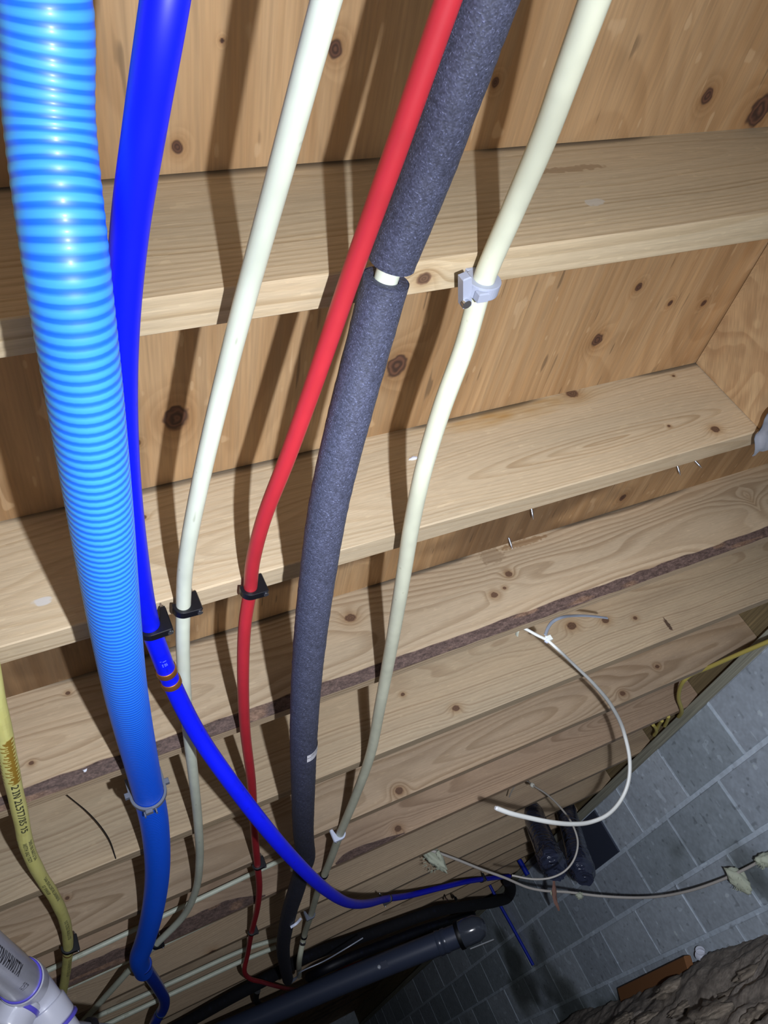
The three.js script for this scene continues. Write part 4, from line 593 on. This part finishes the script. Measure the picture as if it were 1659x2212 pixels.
// ---------------------------------------------------------------- cables and cords
{
  const cable = std({ color: 0xdcded8, roughness: 0.4 });
  const pts = [[1124, 1353, 1.500], [1140, 1361, 1.500], [1160, 1372, 1.500], [1182, 1383, 1.500], [1202, 1400, 1.500], [1240, 1436, 1.612], [1285, 1480, 1.748], [1322, 1527, 1.894], [1348, 1583, 2.002], [1360, 1640, 2.002], [1357, 1690, 1.989], [1340, 1730, 1.976], [1312, 1760, 1.950], [1275, 1776, 1.924], [1235, 1780, 1.885], [1190, 1776, 1.846], [1140, 1766, 1.820], [1100, 1756, 1.800], [1073, 1746, 1.794]].map(([x, y, z]) => atDepth(x, y, z));
  const g = sweep(pts, (s, l) => 0.0032 + 0.0027 * sm(0.05, 0.6, s / l), { step: 0.004, rad: 14, squash: 0.8 }), o = thing('white_cable', 'curling white cable hanging in a loop from the bark edged joist', 'cable', pts[0].clone()); part(o, 'cable_sheath', g, cable);
  const cutEnd = sweep([pts[18], pts[18].clone().add(pts[18].clone().sub(pts[17]).normalize().multiplyScalar(0.004))], 0.0044, { step: 0.002, rad: 10 }); part(o, 'cut_end', cutEnd, std({ color: 0xf4f6f8, roughness: 0.5 }), 'frayed cut end');
  const tieAt = pts[3]; const tie = thing('cable_tie', 'white cable tie round the hanging cable, its long tail lying on a joist', 'cable tie', tieAt.clone());
  part(tie, 'loop', ring(g.curvePoints, 1180, 1381, 0.0040, 0.006, 0.0016), whitePlastic); const head = softBox(0.012, 0.010, 0.008, 0.0015); head.translate(tieAt.x + 0.004, tieAt.y + 0.002, tieAt.z + 0.002); part(tie, 'head', head, std({ color: 0xe4e8df, roughness: 0.4 }));
  const tail = [[1178, 1372, 1.5], [1184, 1356, 1.52], [1194, 1343, 1.54], [1212, 1334, 1.56], [1245, 1330, 1.62], [1280, 1331, 1.66], [1312, 1335, 1.69]].map(([x, y, z]) => atDepth(x, y, z)); part(tie, 'tail', sweep(tail, 0.0032, { step: 0.005, rad: 8, squash: 0.35 }), std({ color: 0x9aa2ae, roughness: 0.4 }));
  const stp = [atUp(1113, 1361, HB - 0.0005), atUp(1121, 1353, HB - 0.006), atUp(1127, 1350, HB - 0.0005)], st = sweep([atDepth(1116, 1373, 1.50), atDepth(1119, 1360, 1.495), atDepth(1127, 1350, 1.50)], 0.0042, { step: 0.003, rad: 8, squash: 0.3 }); single('cable_staple', st, std({ color: 0xb9bba9, roughness: 0.5 }), 'pale flat strap tacked where the hanging white cable leaves the joist', 'staple');
  // thinner loop further away
  const thin = std({ color: 0xa8a49c, roughness: 0.5 });
  const lp = [[1100, 1722, 2.75], [1107, 1706, 2.72], [1122, 1688, 2.68], [1140, 1688, 2.64], [1150, 1696, 2.6], [1180, 1715, 2.54], [1212, 1746, 2.46], [1236, 1780, 2.4], [1248, 1818, 2.36], [1242, 1852, 2.34], [1222, 1880, 2.33], [1190, 1896, 2.33], [1150, 1899, 2.33], [1106, 1891, 2.34]].map(([x, y, z]) => atDepth(x, y, z));
  const lg = sweep(lp, (s, l) => 0.0018 + 0.0012 * sm(0.2, 0.35, s / l), { step: 0.008, rad: 8 }), lo = thing('grey_cable', 'thin grey cable looping down in front of the wrapped ducts', 'cable', lp[4].clone()); part(lo, 'cable_sheath', lg, thin); const lk = lump(4, 0.008, 0.008, 0.006, 0.1, 2, 2); lk.translate(lp[4].x, lp[4].y, lp[4].z); part(lo, 'tie_head', lk, std({ color: 0xbdbcae, roughness: 0.5 }));
  // cord with tufts of insulation
  const cp = [[928, 1836, 2.840], [940, 1840, 2.840], [985, 1856, 2.889], [1040, 1878, 2.950], [1090, 1896, 3.000], [1140, 1917, 3.050], [1175, 1924, 3.071], [1225, 1927, 3.100], [1290, 1935, 3.120], [1360, 1939, 3.060], [1420, 1937, 2.970], [1490, 1924, 2.840], [1560, 1900, 2.718], [1610, 1877, 2.633], [1645, 1858, 2.575], [1700, 1826, 2.500]].map(([x, y, z]) => atDepth(x, y, z));
  const cg = sweep(cp, 0.0049, { step: 0.004, rad: 10, wave: (s, a) => 0.0005 * Math.sin(s * 900 + a * 2) }); single('cord', cg, std({ color: 0xc9c3ba, roughness: 0.9 }), 'pale twisted cord sagging across the block wall', 'cord');
  const fluff = std({ color: 0xc3c9b2, roughness: 1, side: THREE.DoubleSide });
  const tuft = (x, y, z, w, h, seed, label, hairs = 60, lean = 0) => {
    const p = atDepth(x, y, z), g = [], core = lump(seed, w, h, w * 0.7, 0.5, 2.6, 4); { const q = core.attributes.position; for (let i = 0; i < q.count; i++) { const t = (q.getY(i) / h + 1) / 2; q.setX(i, q.getX(i) * (0.45 + 0.6 * t) + lean * (1 - t) * w); } core.computeVertexNormals(); } core.translate(p.x, p.y - h * 0.6, p.z); g.push(core.toNonIndexed());
    const r = rng(seed * 13); for (let i = 0; i < hairs; i++) { const a = r() * 6.28, b = r() * 2 - 1, d = new THREE.Vector3(Math.cos(a) * 0.9, b - 0.3, Math.sin(a) * 0.9).normalize(), s = p.clone().add(new THREE.Vector3(d.x * w * 0.6, -h * 0.6 + d.y * h * 0.7, d.z * w * 0.5)), e = s.clone().addScaledVector(d, w * (0.12 + r() * 0.3)); g.push(sweep([s, s.clone().lerp(e, 0.5).add(new THREE.Vector3((r() - 0.5) * w * 0.3, -w * 0.1, 0)), e], 0.0005 + 0.0004 * r(), { step: 0.02, rad: 4 }).toNonIndexed()); }
    g.forEach(q => { q.userData = {}; }); single('insulation_tuft', mergeGeometries(g), fluff, label, 'insulation', 'tufts of pale insulation fluff');
  };
  tuft(1582, 1886, 2.676, 0.032, 0.046, 1, 'biggest pale insulation tuft hanging on the sagging cord', 70, 0.5);
  tuft(1646, 1850, 2.570, 0.036, 0.02, 2, 'pale insulation tuft wrapped round the cord at the right edge', 110);
  tuft(1250, 1931, 3.104, 0.016, 0.012, 3, 'small pale insulation tuft on the cord beside the dry leaf', 60);
  tuft(1192, 1926, 3.077, 0.012, 0.008, 5, 'tiny insulation tuft on the cord right above the dry leaf', 50);
  tuft(922, 1842, 2.86, 0.034, 0.052, 4, 'pale insulation tuft hanging from a joist at the left end of the cord', 60, 1.0);
  tuft(946, 1842, 2.83, 0.011, 0.018, 6, 'small yellow insulation scrap beside the knot at the left end of the cord', 20);
  // dry leaf
  const lf = new THREE.PlaneGeometry(1, 1, 8, 24), q = lf.attributes.position; const a0 = atDepth(1193, 1884, 3.06), a1 = atDepth(1208, 1968, 3.02), ax = a1.clone().sub(a0), L = ax.length(); ax.normalize(); const fx = new THREE.Vector3(0.85, 0.1, -0.5); fx.addScaledVector(ax, -fx.dot(ax)).normalize(); const fz = new THREE.Vector3().crossVectors(fx, ax);
  for (let i = 0; i < q.count; i++) { const t = 0.5 - q.getY(i), u = q.getX(i) * 2; let w = 0.0105 * Math.sin(Math.PI * Math.pow(Math.min(1, t * 0.98 + 0.02), 1.4)) * (1 + 0.25 * n2(t * 14, u > 0 ? 1 : 5)) + 0.002; if (t > 0.9) w *= (1 - t) * 10; const v = a0.clone().addScaledVector(ax, t * L).addScaledVector(fx, u * w + 0.004 * Math.sin(t * 7)).addScaledVector(fz, 0.006 * u * u + 0.003 * n2(t * 9, u * 2)); q.setXYZ(i, v.x, v.y, v.z); }
  lf.computeVertexNormals(); const back = lf.clone(); { const n = back.attributes.normal, p = back.attributes.position; for (let i = 0; i < p.count; i++) p.setXYZ(i, p.getX(i) - n.getX(i) * 0.0008, p.getY(i) - n.getY(i) * 0.0008, p.getZ(i) - n.getZ(i) * 0.0008); } single('dry_leaf', mergeGeometries([lf, back]), std({ color: 0x8a675a, roughness: 0.9, side: THREE.DoubleSide }), 'narrow dry brown leaf caught on the sagging cord', 'leaf');
  // yellow cable at the sill
  const yel = std({ color: 0xc6b65e, roughness: 0.5 });
  const yp = [atAlong(1740, 1352, 1.72), atAlong(1659, 1386, 1.72), atAlong(1600, 1411, 1.72), atAlong(1530, 1442, 1.72), atAlong(1492, 1458, 1.715), atAlong(1478, 1470, 1.71), atAlong(1468, 1490, 1.73), atAlong(1466, 1510, 1.76), atAlong(1472, 1530, 1.80), atAlong(1472, 1540, 1.83), atAlong(1466, 1548, 1.86)];
  single('yellow_cable', sweep(yp, 0.0066, { step: 0.01, rad: 10 }), yel, 'yellow cable running in from the right edge and down behind the sill', 'cable');
  const coils = [[[1411, 1566], [1416, 1572], [1418, 1580], [1413, 1588]], [[1430, 1557], [1424, 1565], [1420, 1574]], [[1444, 1548], [1441, 1558], [1436, 1568]]].map(l => sweep(l.map(([x, y], i) => atAlong(x, y, 1.80 + 0.02 * i)), 0.0062, { step: 0.01, rad: 10 }).toNonIndexed()); coils.forEach(c => { c.userData = {}; });
  const yo = thing('coiled_yellow_cable', 'loose yellow cable ends coiled behind the sill plate', 'cable', atAlong(1424, 1566, 1.80)); coils.forEach(c => part(yo, 'cable_end', c, yel));
  // black cable tie tail under the bark edged joist
  const kt = [[138, 1712, 1.38], [160, 1730, 1.40], [190, 1755, 1.42], [218, 1786, 1.44], [238, 1818, 1.46], [250, 1854, 1.475]].map(([x, y, z]) => atDepth(x, y, z)); single('black_tie_tail', sweep(kt, (s, l) => 0.0011 + 0.0012 * (s / l), { step: 0.006, rad: 8, squash: 0.5 }), blackPlastic, 'thin black strip hanging under the bark edged joist beside the yellow hose', 'cable tie');
}

RectAreaLightUniformsLib.init();
scene.traverse(o => { if (o.isMesh) { o.castShadow = true; o.receiveShadow = true; } });
renderer.render(scene, camera);
